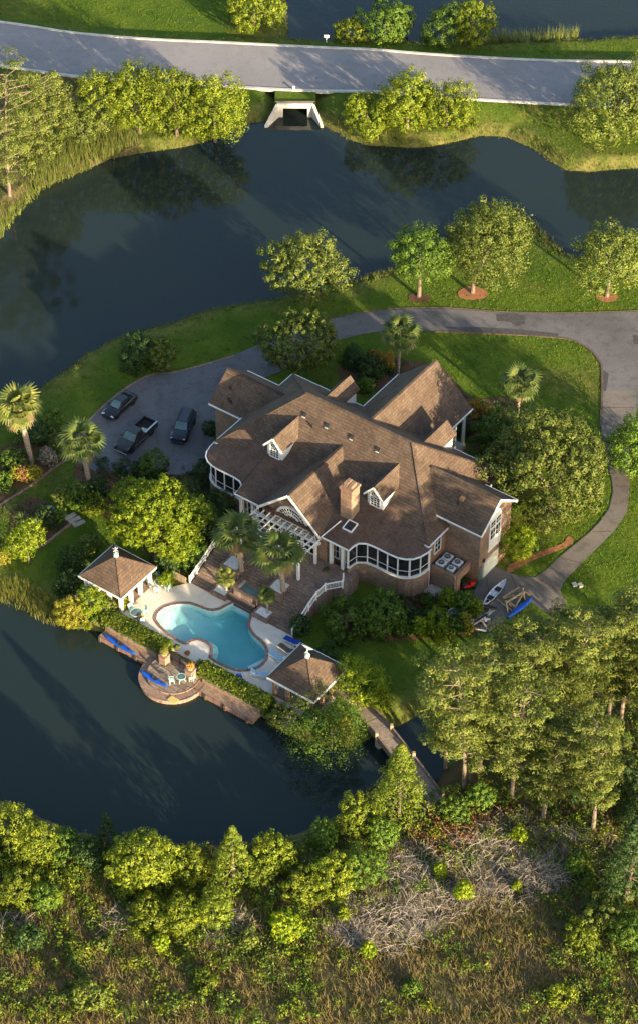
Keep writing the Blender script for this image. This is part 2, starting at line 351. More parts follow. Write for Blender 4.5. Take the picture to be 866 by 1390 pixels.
POOL = smooth_poly(pxpoly(pool_px), 4, False) + pxpoly([(306, 823.5), (318, 818), (341, 830.5)]) + smooth_poly(pxpoly(pool_px2), 4, False) + smooth_poly(pxpoly(pool_px3), 4, False) + smooth_poly(pxpoly(pool_px4), 3, False)
WILD = W([(-500, 1030), (-200, 1050), (-20, 1080), (60, 1112), (200, 1145), (400, 1133), (460, 1105), (520, 1062), (570, 1078), (600, 1050), (650, 1000), (760, 935), (880, 905), (1200, 830), (1500, 1700), (-700, 1700)])
WILD2 = W([(-250, 120), (0, 110), (150, 120), (200, 150), (190, 208), (100, 238), (30, 275), (0, 318), (-250, 345)])
def land(X):
    d = np.minimum(np.minimum(sdf(LAG_UP, X), sdf(LAG_LO, X)), sdf(POND, X))
    dk = (X[:, 0] - dl.x) ** 2 + (X[:, 1] - dl.y) ** 2
    d2 = d + .35 * wob(X, .9, 3) * np.clip((np.abs(d)) / .5, 0, 1)
    r = sdf(ROAD, X)
    top = np.where(r < 0, RZ - .12, np.maximum(RZ - .06 - np.maximum(r - .8, 0) * .34, 0))
    top = top + .03 * (wob(X, .35) - 1.2)
    hh = np.where(d2 > 0, np.minimum(top, WZ - .02 + .62 * d2), WZ - .02 + np.maximum(d2 * .5, -1.6))
    hh = np.where(sdf(POOL, X) < .75, -3.0, hh)
    return hh, d
def axis(lo, hi, st, far):
    a = list(np.arange(lo, hi + .01, st)); g = st; x = hi
    while x < far: g *= 1.35; x += g; a.append(x)
    g = st; x = lo; pre = []
    while x > -far: g *= 1.35; x -= g; pre.append(x)
    return np.array(pre[::-1] + a)
gx, gy = axis(-60, 60, .62, 1800), axis(-84, 130, .62, 1800)
GX, GY = np.meshgrid(gx, gy); X = np.stack([GX.ravel(), GY.ravel()], 1)
hz, dsh = land(X)
nx, ny = len(gx), len(gy)
idx = np.arange(nx * ny).reshape(ny, nx)
F = np.stack([idx[:-1, :-1], idx[:-1, 1:], idx[1:, 1:], idx[1:, :-1]], -1).reshape(-1, 4)
m, t, b = nt('ground_cover'); M['ground_cover'] = m
lawn0, _ = noise_mix(t, (.050, .092, .010), (.090, .130, .014), .25, detail=8); dry_, _ = noise_mix(t, (.060, .085, .012), (.135, .125, .035), .9, detail=6)
nzd = t.nodes.new('ShaderNodeTexNoise'); nzd.inputs['Scale'].default_value = .07; nzd.inputs['Detail'].default_value = 7; tcd = t.nodes.new('ShaderNodeTexCoord'); t.links.new(tcd.outputs['Object'], nzd.inputs['Vector']); mrd = t.nodes.new('ShaderNodeMapRange'); mrd.inputs[1].default_value = .52; mrd.inputs[2].default_value = .66; t.links.new(nzd.outputs['Fac'], mrd.inputs[0]); mxd = t.nodes.new('ShaderNodeMix'); mxd.data_type = 'RGBA'; t.links.new(mrd.outputs[0], mxd.inputs['Factor']); t.links.new(lawn0, mxd.inputs['A']); t.links.new(dry_, mxd.inputs['B']); lawn = mxd.outputs['Result']
wild, _ = noise_mix(t, (.135, .100, .055), (.060, .058, .022), .45, detail=8)
bank, _ = noise_mix(t, (.075, .098, .018), (.150, .140, .045), .5, detail=6)
def amix(a, bb, attr):
    at_ = t.nodes.new('ShaderNodeAttribute'); at_.attribute_name = attr; mx = t.nodes.new('ShaderNodeMix'); mx.data_type = 'RGBA'
    t.links.new(at_.outputs['Fac'], mx.inputs['Factor']); t.links.new(a, mx.inputs['A']); t.links.new(bb, mx.inputs['B']); return mx.outputs['Result']
t.links.new(amix(amix(lawn, bank, 'bank'), wild, 'wild'), b.inputs['Base Color']); b.inputs['Roughness'].default_value = .95; b.inputs['Specular IOR Level'].default_value = .1
nz = t.nodes.new('ShaderNodeTexNoise'); nz.inputs['Scale'].default_value = 2.4; nz.inputs['Detail'].default_value = 8; tc = t.nodes.new('ShaderNodeTexCoord'); t.links.new(tc.outputs['Object'], nz.inputs['Vector'])
bp = t.nodes.new('ShaderNodeBump'); bp.inputs['Distance'].default_value = .12; bp.inputs['Strength'].default_value = .7; t.links.new(nz.outputs['Fac'], bp.inputs['Height']); t.links.new(bp.outputs[0], b.inputs['Normal'])
ground = quick_mesh('ground', np.column_stack([X, hz]), F, 'ground_cover', kind='structure')
sw = np.minimum(sdf(WILD, X), sdf(WILD2, X)) + .8 * wob(X, .7, 5)
for nm, val in (('wild', np.clip(.5 - sw / 1.5, 0, 1)), ('bank', np.clip(1.25 - (dsh + .9 * wob(X, .6, 9)) / 3.0, 0, 1) + .0)):
    a = ground.data.attributes.new(nm, 'FLOAT', 'POINT'); a.data.foreach_set('value', val.astype(np.float32))
MB().prism([(-1500, -1500), (1500, -1500), (1500, 1500), (-1500, 1500)], WZ - .05, WZ)
wat = sheet('water', [[tuple(p) for p in q] for q in [[(-170, -120), (170, -120), (170, 200), (-170, 200)], POOL]], WZ, 'lagoon_water')

# ------------------------------------------------------------------ road, drive, paving
rd = MB(); n_ = len(road_up)
rd.loft([[(*road_lo[i], RZ), (*road_up[i], RZ), (*road_up[i], RZ - .3), (*road_lo[i], RZ - .3)] for i in range(n_)])
structure(rd.build('road', 'road_asphalt'))
def strip(line, w, z0, z1, side):
    P = [np.array(p) for p in line]; rings = []
    for i, p in enumerate(P):
        d = P[min(i + 1, len(P) - 1)] - P[max(i - 1, 0)]; nn = np.array([-d[1], d[0]]) / np.linalg.norm(d) * side
        q = p + nn * w; rings.append([(p[0], p[1], z0), (q[0], q[1], z0), (q[0], q[1], z1), (p[0], p[1], z1)])
    mb = MB(); mb.loft(rings); return mb
for ln, sd in ((road_up, 1), (road_lo, -1)): structure(strip(ln, .42, RZ - .3, RZ + .11, sd).build('kerb', 'kerb_concrete'))
DRIVE = [(90, 603), (104, 586), (118, 573), (150, 543), (185, 518), (212, 507), (240, 505), (288, 492), (330, 477), (372, 458), (405, 446), (441, 435), (478, 427), (516, 421.5), (560, 419), (608, 419), (677, 424), (763, 426), (866, 423), (960, 420),
    (960, 500), (868, 492), (866, 540), (861, 575), (856, 605), (854, 640), (854, 668), (850, 696), (833, 721), (797, 757), (780, 774), (765, 789), (760, 802), (763, 810), (770, 817), (762, 829), (752, 837), (737, 829), (723, 820),
    (708, 812), (692, 834), (666, 857), (645, 859), (632, 850), (640, 815), (645, 798)]
APRON = [(645, 798), (655, 783), (669, 767), (679, 773), (692, 778), (705, 782), (726, 783.6), (742, 772), (757, 757), (778, 740), (800, 722), (815, 706), (826, 690), (831, 668), (829, 648), (822, 625), (817, 600),
    (815, 575), (816, 540), (817, 515), (816, 500), (811, 487), (800, 475), (782, 464), (757, 457.5), (720, 454.5), (677, 453), (630, 450.5), (590, 449.5), (550, 449), (516, 450), (490, 454), (466, 460), (440, 472), (410, 490), (380, 505), (340, 520), (300, 560), (290, 600), (285, 640),
    (240, 645), (180, 640), (130, 640), (104, 625)]
cut = DRIVE.index((866, 540))
dr_all = pxpoly(DRIVE + APRON)
structure(sheet('driveway', [dr_all], .022, 'drive_asphalt'))
conc = pxpoly([(818, 530), (864, 530), (861, 575), (856, 605), (854, 640), (854, 668), (850, 696), (833, 721), (797, 757), (780, 774), (765, 789), (760, 802), (763, 810), (770, 817), (762, 829), (752, 837), (737, 829), (723, 820), (708, 812), (692, 834), (666, 857), (645, 858), (634, 849), (641, 815), (647, 798),
    (655, 784), (669, 768), (679, 774), (692, 779), (705, 783), (726, 784.6), (742, 773), (757, 758), (778, 741), (800, 723), (815, 707), (827, 690), (832, 668), (830, 648), (823, 625), (818, 600), (816, 575)])
structure(sheet('driveway', [conc], .03, 'drive_concrete'))
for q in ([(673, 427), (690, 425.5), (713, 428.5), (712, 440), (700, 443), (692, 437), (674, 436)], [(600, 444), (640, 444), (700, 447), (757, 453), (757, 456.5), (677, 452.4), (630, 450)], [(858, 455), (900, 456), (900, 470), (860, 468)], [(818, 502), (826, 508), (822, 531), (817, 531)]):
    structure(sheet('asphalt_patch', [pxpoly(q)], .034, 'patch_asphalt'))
for a_, b_ in (((816.5, 553), (863.5, 553)), ((819, 607), (856, 607)), ((830, 660), (854, 660)), ((802, 722), (832, 721)), ((760, 757), (790, 765)), ((728, 785), (760, 802)), ((693, 780), (706, 812)), ((660, 782), (668, 856))):   # joints across the concrete
    p_, q_ = at(*a_, .032), at(*b_, .032); d_ = (q_ - p_) / np.linalg.norm(q_ - p_); structure(MB().bar(tuple(p_ + d_ * .1), tuple(q_ - d_ * .1), .07, .012).build('paving_joint', 'mulch'))
# edging bands of darker mulch beside the drive, beds and paths
def bed(name, px, z=.012, mat='mulch', sm=True): return structure(sheet(name, [smooth_poly(pxpoly(px), 3) if sm else pxpoly(px)], z, mat))
def pxband(name, px, w, z0, z1, mat):
    P = smooth_poly(pxpoly(px), 4, False); return structure(strip(P, w, z0, z1, 1).build(name, mat))
pxband('path_edging', [(441, 434), (478, 426), (516, 420.5), (560, 418), (608, 418), (677, 423), (763, 425), (866, 422)], .12, -.05, .035, 'dark_wood')
pxband('path_edging', [(590, 450.5), (677, 454), (757, 459), (782, 465), (800, 476), (810, 488), (815, 500), (815, 540), (813, 580)], .25, -.05, .05, 'dark_wood')
pxband('path_edging', [(318, 482), (288, 491), (240, 504), (212, 506), (185, 517), (150, 542), (118, 572), (100, 588)], .3, -.05, .06, 'coping_brick')
pxband('path_edging', [(-40, 722), (0, 688), (40, 663), (80, 632), (100, 622), (112, 612)], .25, -.05, .12, 'coping_brick')
pxband('path_edging', [(-5, 766), (14, 752), (30, 745), (48, 745), (62, 740), (80, 726), (98, 712)], .3, -.05, .12, 'coping_brick')
bed('mulch_bed', [(555, 400), (568, 397), (581, 401), (582, 408), (568, 411), (556, 408)], mat='mulch')
bed('mulch_bed', [(622, 395), (640, 388), (660, 395), (658, 404), (640, 407), (624, 404)], mat='pine_straw')
bed('mulch_bed', [(808, 400), (823, 396), (838, 401), (834, 408), (818, 410)], mat='pine_straw')
bed('mulch_bed', [(460, 500), (500, 480), (560, 490), (600, 500), (640, 540), (690, 540), (720, 570), (720, 640), (690, 660), (600, 560), (520, 530), (470, 520)])
bed('pine_straw_path', [(690, 778), (716, 764), (745, 752), (770, 742), (778, 734), (771, 728), (762, 738), (735, 747), (712, 755), (690, 768)], mat='pine_straw')
bed('mulch_bed', [(462, 830), (520, 815), (575, 800), (640, 808), (660, 825), (640, 858), (600, 866), (520, 870), (470, 860)])
bed('mulch_bed', [(30, 590), (70, 580), (95, 590), (85, 625), (40, 655), (-20, 690), (-30, 640)])
bed('mulch_bed', [(20, 690), (50, 675), (90, 700), (86, 718), (60, 736), (30, 742), (14, 735)])
bed('mulch_bed', [(110, 620), (200, 628), (280, 640), (330, 690), (296, 735), (255, 790), (215, 778), (180, 720), (110, 680)])
structure(sheet('flagstone_path', [pxpoly([(64, 687), (70, 686), (106, 706), (100, 712)])], .02, 'gravel_white'))
sp_ = thing('garden_steps', 'short flight of pale stone steps beside the bright green maple', 'steps', at(101, 706))
for i in range(3):
    p = at(96 + i * 6, 703 + i * 4) - at(101, 706); MB().box((p[0], p[1], .24 - .1 * i), (1.4, .5, .2), R(35)).build('step', 'concrete', sp_)
# pool surrounds and terrace ground
lv = lambda u, v: tuple(L(u, v)[:2])
DECK = [lv(-13.2, 19.0), lv(-6.0, 19.0), lv(-4.5, 16.9), lv(-4.2, 15.2), lv(8.5, 15.2), lv(8.9, 16.9), lv(11.0, 19.0), lv(17.8, 19.0), lv(17.8, 25.7), lv(-13.2, 25.7)]
tris = [[Vector((p[0], p[1], 0)) for p in DECK], [Vector((p[0], p[1], 0)) for p in POOL]]
structure(sheet('pool_deck', [DECK, POOL], .06, 'deck_stone'))
db = MB()
for a_, b_ in zip(DECK, DECK[1:] + DECK[:1]): db.add([(*a_, .058), (*b_, .058), (*b_, -1.4), (*a_, -1.4)], [(0, 1, 2, 3)])
structure(db.build('deck_edge', 'deck_stone'))
pl = thing('swimming_pool', 'free-form swimming pool with turquoise water and brick coping', 'swimming pool', (*POOL[0], 0))
px0, py0 = POOL[0]; loc = lambda p, z: (p[0] - px0, p[1] - py0, z)
cen = np.mean(np.array(POOL), 0)
cop = MB(); n_ = len(POOL)
Pp = [np.array(p) for p in POOL]; area = sum(Pp[i - 1][0] * Pp[i][1] - Pp[i][0] * Pp[i - 1][1] for i in range(n_)); sgn = 1 if area > 0 else -1
nrm = []
for i in range(n_):
    d = Pp[(i + 1) % n_] - Pp[i - 1]; nrm.append(np.array([d[1], -d[0]]) / (np.linalg.norm(d) + 1e-9) * sgn)
rings = [[loc(Pp[i] + nrm[i] * a, z) for a, z in ((.24, .04), (.24, .105), (-.08, .105), (-.08, .03))] for i in range(n_)]
cop.loft(rings + [rings[0]], cap=False); cop.build('coping', 'coping_brick', pl)
bs = MB(); bs.loft([[loc(Pp[i] + nrm[i] * .02, .05) for i in range(n_)], [loc(Pp[i] + nrm[i] * .02, -2.2) for i in range(n_)]], cap=False); bs.build('basin_wall', 'pool_plaster', pl)
# floor: shallow beach at the left, deep in the middle
A0 = np.array(at(211, 842)[:2]); A1 = np.array(at(290, 862)[:2]); ax = (A1 - A0); al = np.linalg.norm(ax); ax /= al
fx = np.array([(x, y) for x in np.arange(-16, 3, .4) for y in np.arange(-26, -8, .4)]); g = MB()
cols = int(round(19 / .4)) + 1; xs = np.arange(-19.4, 1, .4); ys = np.arange(-27, -8, .4)
def pdepth(x, y):
    s = ((x - A0[0]) * ax[0] + (y - A0[1]) * ax[1]); return -(.22 + 1.5 * min(max((s - 1.0) / 6.0, 0), 1) ** .9)
vs = [loc((x, y), pdepth(x, y)) for x in xs for y in ys]; ny_ = len(ys)
cxy = np.array([((xs[i] + xs[i + 1]) / 2, (ys[j] + ys[j + 1]) / 2) for i in range(len(xs) - 1) for j in range(ny_ - 1)])
near = sdf(POOL, cxy) < .5; fs = []
k_ = 0
for i in range(len(xs) - 1):
    for j in range(ny_ - 1):
        if near[k_]: fs.append((i * ny_ + j, (i + 1) * ny_ + j, (i + 1) * ny_ + j + 1, i * ny_ + j + 1))
        k_ += 1
MB().add(vs, fs).build('basin_floor', 'pool_plaster', pl, smooth=True)
wt = MB(); wt.prism([loc(Pp[i] + nrm[i] * .015, 0)[:2] for i in range(n_)], -1.95, -.06); wt.build('pool_water', 'pool_water', pl)
q = at(274, 879) - np.array([px0, py0, 0])     # wading step beside the round spit
st = MB(); st.lathe([(1.75, -1.9), (1.75, -.75), (.1, -.75)], 28, (q[0], q[1], 0)); st.build('pool_step', 'pool_plaster', pl)
q = at(331, 823.5) - np.array([px0, py0, 0]); MB().box((q[0], q[1], -.6), (2.9, .9, .5), -TH).build('pool_step', 'pool_plaster', pl)
q = at(352, 897) - np.array([px0, py0, 0]); MB().box((q[0], q[1], -.7), (2.4, .8, .4), R(35)).build('pool_step', 'pool_plaster', pl)

# ------------------------------------------------------------------ the house
HO = thing('house', 'large brown-roofed brick house with white dormers and curved sunrooms', 'house', (0, 0, 0), -TH)
def hp(name, mat='brick_wall'): return MB()
def hb(mb, u0, u1, v0, v1, z0, z1): return mb.box(((u0 + u1) / 2, -(v0 + v1) / 2, (z0 + z1) / 2), (abs(u1 - u0), abs(v1 - v0), z1 - z0))
def hadd(mb, pts, faces): return mb.add([h(*p) for p in pts], faces)
EZ, RZ2 = 6.3, 11.85
def zfront(v): return EZ + (3.0 - v) * (RZ2 - EZ) / 7.15
# walls
hb(MB(), -11.3, 15.8, -10.8, 2.55, -.2, EZ - .05).build('wall', 'brick_wall', HO)
hb(MB(), -16.05, -11.0, -8.45, -2.45, -.2, 5.95).build('wall', 'brick_wall', HO)
hb(MB(), 13.0, 20.1, -6.85, -.9, -.2, 7.3).build('wall', 'brick_wall', HO)
hb(MB(), -1.9, 7.0, -14.6, -10.5, -.2, 5.85).build('wall', 'brick_wall', HO)
hb(MB(), -4.9, 9.3, 2.4, 6.5, -.2, 5.75).build('wall', 'brick_wall', HO)
def prism_u(mb, prof, u0, u1): # profile in (v,z) extruded along u
    n = len(prof); pts = [(u0, v, z) for v, z in prof] + [(u1, v, z) for v, z in prof]
    return hadd(mb, pts, [tuple(range(n - 1, -1, -1)), tuple(range(n, 2 * n))] + [(i, (i + 1) % n, (i + 1) % n + n, i + n) for i in range(n)])
def prism_v(mb, prof, v0, v1): # profile in (u,z) extruded along v
    n = len(prof); pts = [(u, v0, z) for u, z in prof] + [(u, v1, z) for u, z in prof]
    return hadd(mb, pts, [tuple(range(n - 1, -1, -1)), tuple(range(n, 2 * n))] + [(i, (i + 1) % n, (i + 1) % n + n, i + n) for i in range(n)])
prism_u(MB(), [(-6.85, 7.28), (-.9, 7.28), (-3.88, 9.72)], 14.0, 20.1).build('gable_wall', 'brick_wall', HO)
prism_u(MB(), [(-8.45, 5.9), (-2.45, 5.9), (-5.45, 8.35)], -16.05, -12.0).build('gable_wall', 'brick_wall', HO)
prism_v(MB(), [(-1.5, 2.0), (5.55, 2.0), (5.55, 5.9), (2.05, 9.3), (-1.5, 5.9)], 6.4, 7.55).build('gable_wall', 'brick_wall', HO)
prism_v(MB(), [(-1.9, 5.8), (7.0, 5.8), (2.6, 10.0)], -17.6, -10.5).build('gable_wall', 'white_paint', HO)
# roofs (solid with thickness)
def hiproof(u0, u1, v0, v1, ez, ru0, ru1, rv, rz, name, mat='shingle'):
    p = [(u0, v0, ez), (u1, v0, ez), (u1, v1, ez), (u0, v1, ez), (ru0, rv, rz), (ru1, rv, rz)]
    return hadd(MB(), p, [(3, 2, 5, 4), (1, 0, 4, 5), (0, 3, 4), (2, 1, 5), (0, 1, 2, 3)]).build(name, mat, HO)
hiproof(-11.8, 16.25, -11.3, 3.0, EZ, -4.7, 9.15, -4.15, RZ2, 'roof')
def gable_u(u0, u1, v0, v1, ez, rz, name='roof', th=.22, mat='shingle'):
    c = (v0 + v1) / 2
    return prism_u(MB(), [(v0, ez), (c, rz), (v1, ez), (v1 - .05, ez - th), (c, rz - th), (v0 + .05, ez - th)], u0, u1).build(name, mat, HO)
def gable_v(v0, v1, u0, u1, ez, rz, name='roof', th=.22, par=None, mat='shingle'):
    c = (u0 + u1) / 2
    return prism_v(MB(), [(u0, ez), (c, rz), (u1, ez), (u1 - .05, ez - th), (c, rz - th), (u0 + .05, ez - th)], v0, v1).build(name, mat, par or HO)
gable_u(-16.5, -6.5, -8.95, -1.95, 6.02, 8.75)
gable_u(11.0, 20.45, -7.35, -.45, 7.42, 10.05)
gable_v(-18.5, -5.0, -2.4, 7.55, 5.92, 10.45)
gable_v(-1.6, 8.3, -2.05, 6.15, 5.95, 9.75)
# low front roof over the sunrooms: lofted from the main slope to the curved eave
eR = [(9.6, 8.0), (9.62, 7.2), (9.8, 6.5), (10.4, 6.08), (11.3, 5.95), (12.4, 5.95), (13.4, 5.95), (14.3, 5.88), (15.1, 5.6), (15.75, 5.1), (16.15, 4.4), (16.38, 3.5), (16.42, 2.7)]
eave = [(4.4 - u, v) for u, v in eR[::-1]] + eR
def topv(u):
    return 1.2 + min(max((abs(u - 2.2) - 8.0) / 3.8, 0), 1) * 1.72
lo = []; up_ = []
for u, v in eave:
    uu = min(max(u, -11.1), 15.5); tv = topv(uu); up_.append((uu, tv, zfront(tv) + .03)); lo.append((u, v, 5.92))
mb = MB(); nn = len(lo)
mb.loft([[h(*up_[i]), h(*lo[i]), h(lo[i][0], lo[i][1], 5.74), h(up_[i][0], up_[i][1], 5.74)] for i in range(nn)])
mb.build('lower_roof', 'shingle_flat', HO)
# white eave boards and gutters
def eaveline(pts, z, w=.13, hgt=.14, name='gutter'):
    mb = MB(); P = [h(u, v, z) for u, v in pts]
    for a, b in zip(P, P[1:]): mb.bar(a, b, w, hgt)
    return mb.build(name, 'white_paint', HO)
eaveline([(u + (.05 if u > 2 else -.05), v + .06) for u, v in eave[:13]], 5.84); eaveline([(u + .05, v + .06) for u, v in eave[13:]], 5.84)
eaveline([(-5.2, 8.06), (-2.1, 8.06)], 5.84); eaveline([(6.2, 8.06), (9.6, 8.06)], 5.84)
eaveline([(13.4, 3.06), (16.3, 3.06), (16.3, -.6)], EZ - .1); eaveline([(-11.86, 3.05), (-11.86, -1.9)], EZ - .1)
eaveline([(-11.86, 3.05), (-10.6, 3.05)], EZ - .1)
eaveline([(16.3, -7.4), (16.3, -11.36), (7.6, -11.36)], EZ - .1); eaveline([(-2.4, -11.36), (-11.86, -11.36), (-11.86, -8.9)], EZ - .1)
eaveline([(-16.5, -1.9), (-11.7, -1.9)], 5.95); eaveline([(-16.5, -9.0), (-11.9, -9.0)], 5.95)
eaveline([(13.6, -.4), (20.5, -.4)], 7.34); eaveline([(16.4, -7.4), (20.5, -7.4)], 7.34)
eaveline([(7.6, -18.5), (7.6, -11.4)], 5.84); eaveline([(-2.46, -18.5), (-2.46, -11.4)], 5.84)
def rake(a, b, name='rake_board', w=.1, hg=.26): return MB().bar(h(*a), h(*b), w, hg).build(name, 'white_paint', HO)
for v0 in (-.45, -7.35): rake((20.5, v0, 7.3), (20.5, -3.9, 9.93))
for v0 in (-1.95, -8.95): rake((-16.47, v0, 5.72), (-16.47, -5.45, 8.45))
for u0 in (-2.05, 6.15): rake((u0, 8.36, 5.86), (2.05, 8.36, 9.65))
for u0 in (-2.4, 7.55): rake((u0, -18.47, 5.65), (2.57, -18.47, 10.17))
# white diagonal crickets where the front gable meets the eave
rake((6.2, 8.2, 5.98), (6.9, 5.6, 6.75), w=.08, hg=.1)
# sunrooms: brick base, sill, panes and mullions along the curved eave
def inset(pts, d):
    P = [np.array(p, float) for p in pts]; out = []
    for i, p in enumerate(P):
        dd = P[min(i + 1, len(P) - 1)] - P[max(i - 1, 0)]; nn_ = np.array([dd[1], -dd[0]]) / np.linalg.norm(dd); out.append(p + nn_ * d)
    return out
wl = inset(eR, -.28) if False else None
def sunroom(line):
    base = MB(); P = line
    for a, b in zip(P, P[1:]):
        base.bar(h(a[0], a[1], 1.25), h(b[0], b[1], 1.25), .3, 2.9)
    base.build('sunroom_base', 'brick_wall', HO)
    s = MB()
    for a, b in zip(P, P[1:]): s.bar(h(a[0], a[1], 2.78), h(b[0], b[1], 2.78), .42, .2)
    s.build('sill', 'white_paint', HO)
    s = MB()
    for a, b in zip(P, P[1:]): s.bar(h(a[0], a[1], 5.6), h(b[0], b[1], 5.6), .3, .28)
    s.build('window_head', 'white_paint', HO)
    # resample into equal bays
    P = [np.array(p, float) for p in P]; seg = [np.linalg.norm(b - a) for a, b in zip(P, P[1:])]; tot = sum(seg); nb = max(int(round(tot / 1.25)), 2)
    def pt(s_):
        for a, b, l_ in zip(P, P[1:], seg):
            if s_ <= l_ + 1e-6: return a + (b - a) * s_ / l_
            s_ -= l_
        return P[-1]
    Q = [pt(tot * i / nb) for i in range(nb + 1)]
    for i in range(nb):
        a, b = Q[i], Q[i + 1]
        pane = MB().bar(h(a[0], a[1], 4.17), h(b[0], b[1], 4.17), .06, 2.6).build('window', 'dark_glass', HO)
        fr_ = MB().bar(h(a[0], a[1], 3.62), h(b[0], b[1], 3.62), .12, .07).build('window_bar', 'white_paint', pane)
    for q_ in Q: MB().bar(h(q_[0], q_[1], 2.8), h(q_[0], q_[1], 5.6), .15, .15).build('mullion', 'white_paint', HO)
cenR = np.array([12.5, 3.5])
lineR = [(9.25, 7.6), (9.27, 7.0), (9.5, 6.2), (10.3, 5.72), (11.3, 5.6), (12.4, 5.6), (13.4, 5.6), (14.2, 5.52), (14.9, 5.25), (15.45, 4.8), (15.8, 4.2), (16.0, 3.4), (16.05, 2.7)]
sunroom(lineR)
sunroom([(4.4 - u, v) for u, v in lineR])
hb(MB(), 15.4, 16.15, 2.45, 2.75, 0, 5.7).build('corner_board', 'white_paint', HO)
# front bays with french windows and columns
def winv(u0, u1, z0, z1, v, cols=2, rows=3, name='window', arch=False):   # window on a wall facing +v
    f = MB(); w = .12
    hb(f, u0 - w, u0, v, v + .12, z0 - w, z1 + w); hb(f, u1, u1 + w, v, v + .12, z0 - w, z1 + w); hb(f, u0, u1, v, v + .12, z1, z1 + w); hb(f, u0, u1, v, v + .14, z0 - w, z0)
    fr_ = f.build(name, 'white_paint', HO)
    hb(MB(), u0, u1, v + .01, v + .06, z0, z1).build('pane', 'dark_glass', fr_)
    g = MB()
    for i in range(1, cols): uu = u0 + (u1 - u0) * i / cols; hb(g, uu - .03, uu + .03, v + .05, v + .09, z0, z1)
    for i in range(1, rows): zz = z0 + (z1 - z0) * i / rows; hb(g, u0, u1, v + .045, v + .085, zz - .03, zz + .03)
    g.build('glazing_bar', 'white_paint', fr_); return fr_
def winu(v0, v1, z0, z1, u, cols=2, rows=3, name='window'):               # on a wall facing +u
    f = MB(); w = .12
    hb(f, u, u + .12, v0 - w, v0, z0 - w, z1 + w); hb(f, u, u + .12, v1, v1 + w, z0 - w, z1 + w); hb(f, u, u + .12, v0, v1, z1, z1 + w); hb(f, u, u + .14, v0, v1, z0 - w, z0)
    fr_ = f.build(name, 'white_paint', HO)
    hb(MB(), u + .01, u + .06, v0, v1, z0, z1).build('pane', 'dark_glass', fr_)
    g = MB()
    for i in range(1, cols): vv = v0 + (v1 - v0) * i / cols; hb(g, u + .05, u + .09, vv - .03, vv + .03, z0, z1)
    for i in range(1, rows): zz = z0 + (z1 - z0) * i / rows; hb(g, u + .045, u + .085, v0, v1, zz - .03, zz + .03)
    g.build('glazing_bar', 'white_paint', fr_); return fr_
for u0, u1 in ((-4.6, -3.5), (-3.1, -2.0), (6.5, 7.4), (7.8, 8.8)): winv(u0, u1, 2.3, 5.0, 6.52, 2, 3)
for u0 in (-4.75, -3.3, 7.0, 8.5): 
    c = MB(); hb(c, u0 - .17, u0 + .17, 7.25, 7.59, 2.1, 5.75); c.build('column', 'white_paint', HO)
hb(MB(), 5.6, 6.45, 6.4, 7.6, 2.0, 5.7).build('pier', 'brick_wall', HO)
for u0, u1 in ((-.9, .5), (.9, 3.2), (3.6, 5.0)): winv(u0, u1, 2.3, 4.7, 7.56, 2 if u1 - u0 < 2 else 3, 3)
def arch(u, v, z, r0, r1, th, mb, n=18):                     # half ring facing +v
    rings = []
    for i in range(n + 1):
        a = math.pi * i / n; c, s = math.cos(a), math.sin(a)
        rings.append([h(u + r0 * c, v, z + r0 * s), h(u + r1 * c, v, z + r1 * s), h(u + r1 * c, v + th, z + r1 * s), h(u + r0 * c, v + th, z + r0 * s)])
    return mb.loft(rings)
aw = arch(2.05, 7.56, 5.35, 1.86, 2.14, .16, MB()).build('arch_window', 'white_paint', HO)
ad = MB(); hadd(ad, [(2.05 + 1.9 * math.cos(math.pi * i / 18), 7.6, 5.35 + 1.9 * math.sin(math.pi * i / 18)) for i in range(19)], [tuple(range(19))]); ad.build('pane', 'dark_glass', aw)
ag = arch(2.05, 7.6, 5.35, .92, 1.12, .1, MB()); arch(2.05, 7.6, 5.35, 1.4, 1.46, .08, ag)
for i in range(1, 14):
    a = math.pi * i / 14; ag.bar(h(2.05 + 1.0 * math.cos(a), 7.64, 5.35 + 1.0 * math.sin(a)), h(2.05 + 1.9 * math.cos(a), 7.64, 5.35 + 1.9 * math.sin(a)), .05, .05)
for i in range(1, 7):
    a = math.pi * i / 7; ag.bar(h(2.05, 7.64, 5.35), h(2.05 + .95 * math.cos(a), 7.64, 5.35 + .95 * math.sin(a)), .05, .05)
hb(ag, -.1, 4.2, 7.58, 7.74, 5.2, 5.4); ag.build('glazing_bar', 'white_paint', aw)
